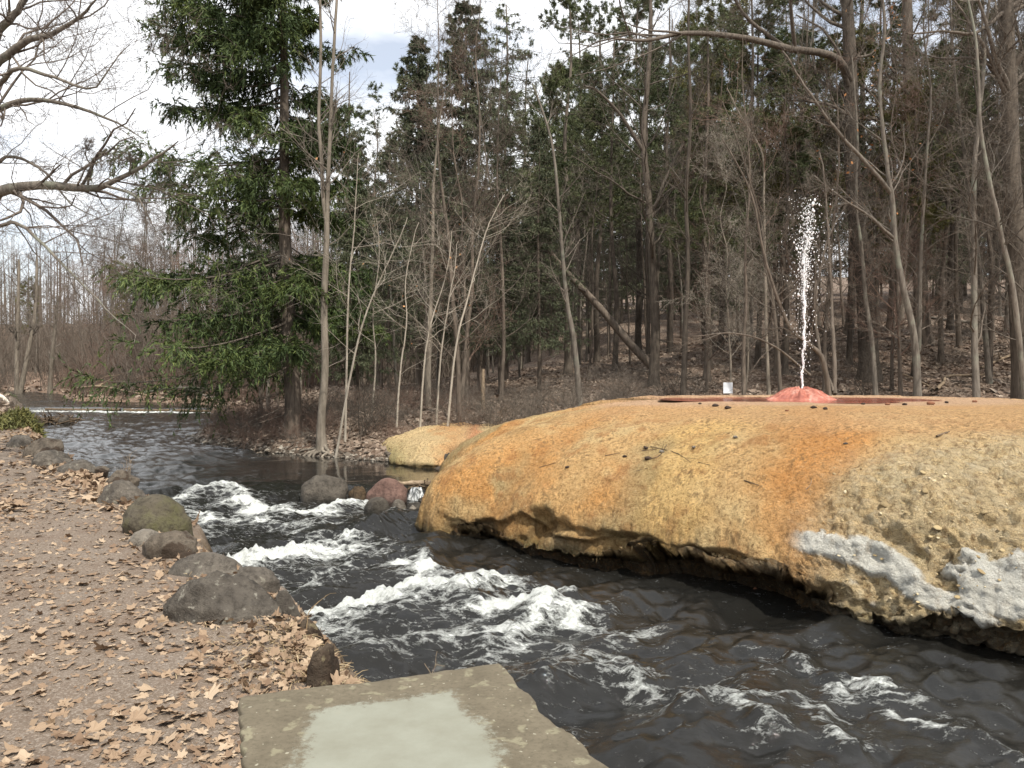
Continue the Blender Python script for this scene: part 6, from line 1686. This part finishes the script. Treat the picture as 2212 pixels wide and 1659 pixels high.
for k, (u, v, r, lab) in enumerate([(1612, 1272, .035, 0), (1630, 1270, .025, 0)]):
    p = on_mound(u, v); obj('rusty_knob', boulder_mesh(r, r * .7, r, 500 + k, M_leaf_orange if False else M_bit, 3, .1, 2), big, p - np.array([MC[0], MC[1] + .05, 0]))

# ------------------------------------------------------------------ fallen wood on the slope and banks
def ground_stick(pix, r0, r1, label, mat=M_dry, kids=0, seed=0, lift=.03, name='fallen_branch', cat='branch'):
    pts = [on_ground(u, v) + [0, 0, lift + r0] for u, v in pix]
    stick(name, pts, r0, r1, label, cat, mat, n=18, seed=seed, wob=.02, kids=kids)
ground_stick([(2024, 846), (2040, 832), (2050, 818), (2110, 816), (2150, 812)], .055, .03, 'pale bent fallen branch on the leaves, right of the geyser', seed=21)
ground_stick([(1525, 748), (1560, 744), (1600, 738)], .16, .10, 'dark mossy rotten log on the slope left of the jet', M_bark_dark, seed=22, name='fallen_log', cat='log', kids=6)
ground_stick([(1950, 812), (1990, 830), (2020, 846)], .03, .02, 'thin fallen branch left of the pale bent one', seed=23, kids=3)
ground_stick([(1300, 790), (1360, 800), (1430, 812)], .05, .03, 'long thin log lying under the leaning trunk', M_bark_brown, seed=24, kids=3, name='fallen_log', cat='log')
ground_stick([(2190, 770), (2150, 785), (2120, 800)], .05, .03, 'fallen branch at the foot of the right edge trunks', seed=25, kids=4)
ground_stick([(2000, 690), (2100, 700), (2200, 680)], .08, .05, 'grey log along the crest of the slope at the right', M_bark_grey, seed=26, name='fallen_log', cat='log')
for k, (x0, y0, x1, y1) in enumerate([(-24, 52.5, -18, 51), (-30, 55.5, -24, 53), (-22, 53, -17.5, 49.5), (-27, 54.8, -21, 53.2), (-19.5, 52, -17.2, 47.8), (-26, 56.5, -20, 55.5)]):
    pts = [(x0 + (x1 - x0) * s_, y0 + (y1 - y0) * s_, gz(x0 + (x1 - x0) * s_, y0 + (y1 - y0) * s_) + .35 + .35 * math.sin(k + 3 * s_)) for s_ in (0, .3, .7, 1)]
    stick('fallen_branch', pts, .10, .05, 'grey fallen branch in the tangle on the far bank above the weir', 'branch', M_dry if k % 2 else M_bark_grey, n=18, seed=80 + k, wob=.05, kids=9, group='fallen branches above the weir')
# broken snag
p = on_ground(1043, 885); hs = float(at_depth(1043, 797, p[1])[2] - p[2])
stick('broken_snag', [p - [0, 0, .2], p + [0, 0, hs * .5], p + [.02, 0, hs]], .075, .05, 'short pale broken tree stump standing among shrubs, centre', 'stump', M_dry, seed=33)
# brushy debris below the weir
p = on_level(95, 915, .2); rng = np.random.default_rng(6); m = 140
c = np.stack([rng.normal(p[0], .7, m), rng.normal(p[1], .35, m), .2 + np.abs(rng.normal(0, .12, m))], -1); dd = unit(rng.normal(0, 1, (m, 3)) * [1, .5, .4]) * rng.uniform(.1, .5, (m, 1))
V, F = tubes(np.stack([c - dd, c + .02, c + dd], 1), np.repeat(rng.uniform(.008, .03, (m, 1)), 3, 1), 4)
tag(obj('brush_heap', mesh_of('brush_heap', V, [F], M_wet)), 'dark heap of sticks caught at the left bank below the weir', 'brush heap')
# the weir's own sill of logs
for k, (x0, x1) in enumerate([(-26.0, -21.5), (-21.3, -18.6), (-18.4, -15.6)]):
    ya = 44.0 + (x0 + 20) * (-.16); yb = 44.0 + (x1 + 20) * (-.16)
    stick('weir_log', [(x0, ya - .16, .27), ((x0 + x1) / 2, (ya + yb) / 2 - .2, .25), (x1, yb - .16, .28)], .09, .08, ['left', 'middle', 'right'][k] + ' dark log of the low weir across the upstream river', 'log', M_wet, seed=k, wob=.01)

# ------------------------------------------------------------------ white dog at the left edge
t = NT('dog_fur'); c = t.ramp(t.noise(14, t.coord(), 4), [(.3, (0.62, 0.55, 0.45)), (.7, (0.80, 0.76, 0.68))]); t.base(c); t.rough(.9); t.bump(t.noise(60, t.coord((1, 1, 3)), 4), .5, .01)
def skin_body(name, verts, edges, radii, mat, parent, sub=2):
    me = bpy.data.meshes.new(name); me.from_pydata(verts, edges, []); me.materials.append(mat)
    o = obj(name, me, parent)
    md = o.modifiers.new('skin', 'SKIN'); md.use_smooth_shade = True
    for i, r in enumerate(radii): me.skin_vertices[0].data[i].radius = (r, r) if not isinstance(r, tuple) else r
    me.skin_vertices[0].data[0].use_root = True
    ss = o.modifiers.new('subdivision', 'SUBSURF'); ss.levels = sub; ss.render_levels = sub
    return o
dp = on_ground(-8, 874)
dog = thing('dog', 'white dog sniffing the ground with lowered head, cut by the left edge', 'dog', dp)
vs = [(0, 0, .46), (-.22, 0, .47), (-.40, 0, .45), (.16, 0, .44), (.30, 0, .36), (.42, 0, .24), (.52, 0, .15), (.60, 0, .10),
      (.10, .09, .34), (.10, .10, .20), (.11, .10, .04), (.15, .10, .02), (.12, -.09, .34), (.14, -.10, .20), (.14, -.10, .04), (.18, -.10, .02),
      (-.38, .09, .34), (-.32, .10, .22), (-.42, .10, .12), (-.38, .10, .02), (-.40, -.09, .34), (-.34, -.10, .22), (-.44, -.10, .12), (-.40, -.10, .02),
      (-.54, 0, .50), (-.64, 0, .60)]
es = [(0, 1), (1, 2), (0, 3), (3, 4), (4, 5), (5, 6), (6, 7), (3, 8), (8, 9), (9, 10), (10, 11), (3, 12), (12, 13), (13, 14), (14, 15), (2, 16), (16, 17), (17, 18), (18, 19), (2, 20), (20, 21), (21, 22), (22, 23), (2, 24), (24, 25)]
rr_ = [.13, .125, .11, .13, .085, .085, .05, .03] + [.06, .038, .028, .03] * 2 + [.075, .045, .028, .028] * 2 + [.03, .02]
skin_body('body', vs, es, rr_, t.m, dog)
for s_ in (-1, 1):
    V, F = ico(2); V = V * [.035, .012, .06]; obj('ear', mesh_of('ear', V, [F], t.m), dog, (.40, s_ * .085, .24))
V, F = ico(2); obj('nose', mesh_of('nose', V * [.018, .02, .015], [F], M_cone), dog, (.635, 0, .10))
for s_ in (-1, 1): obj('eye', mesh_of('eye', V * .010, [F], M_cone), dog, (.50, s_ * .05, .19))
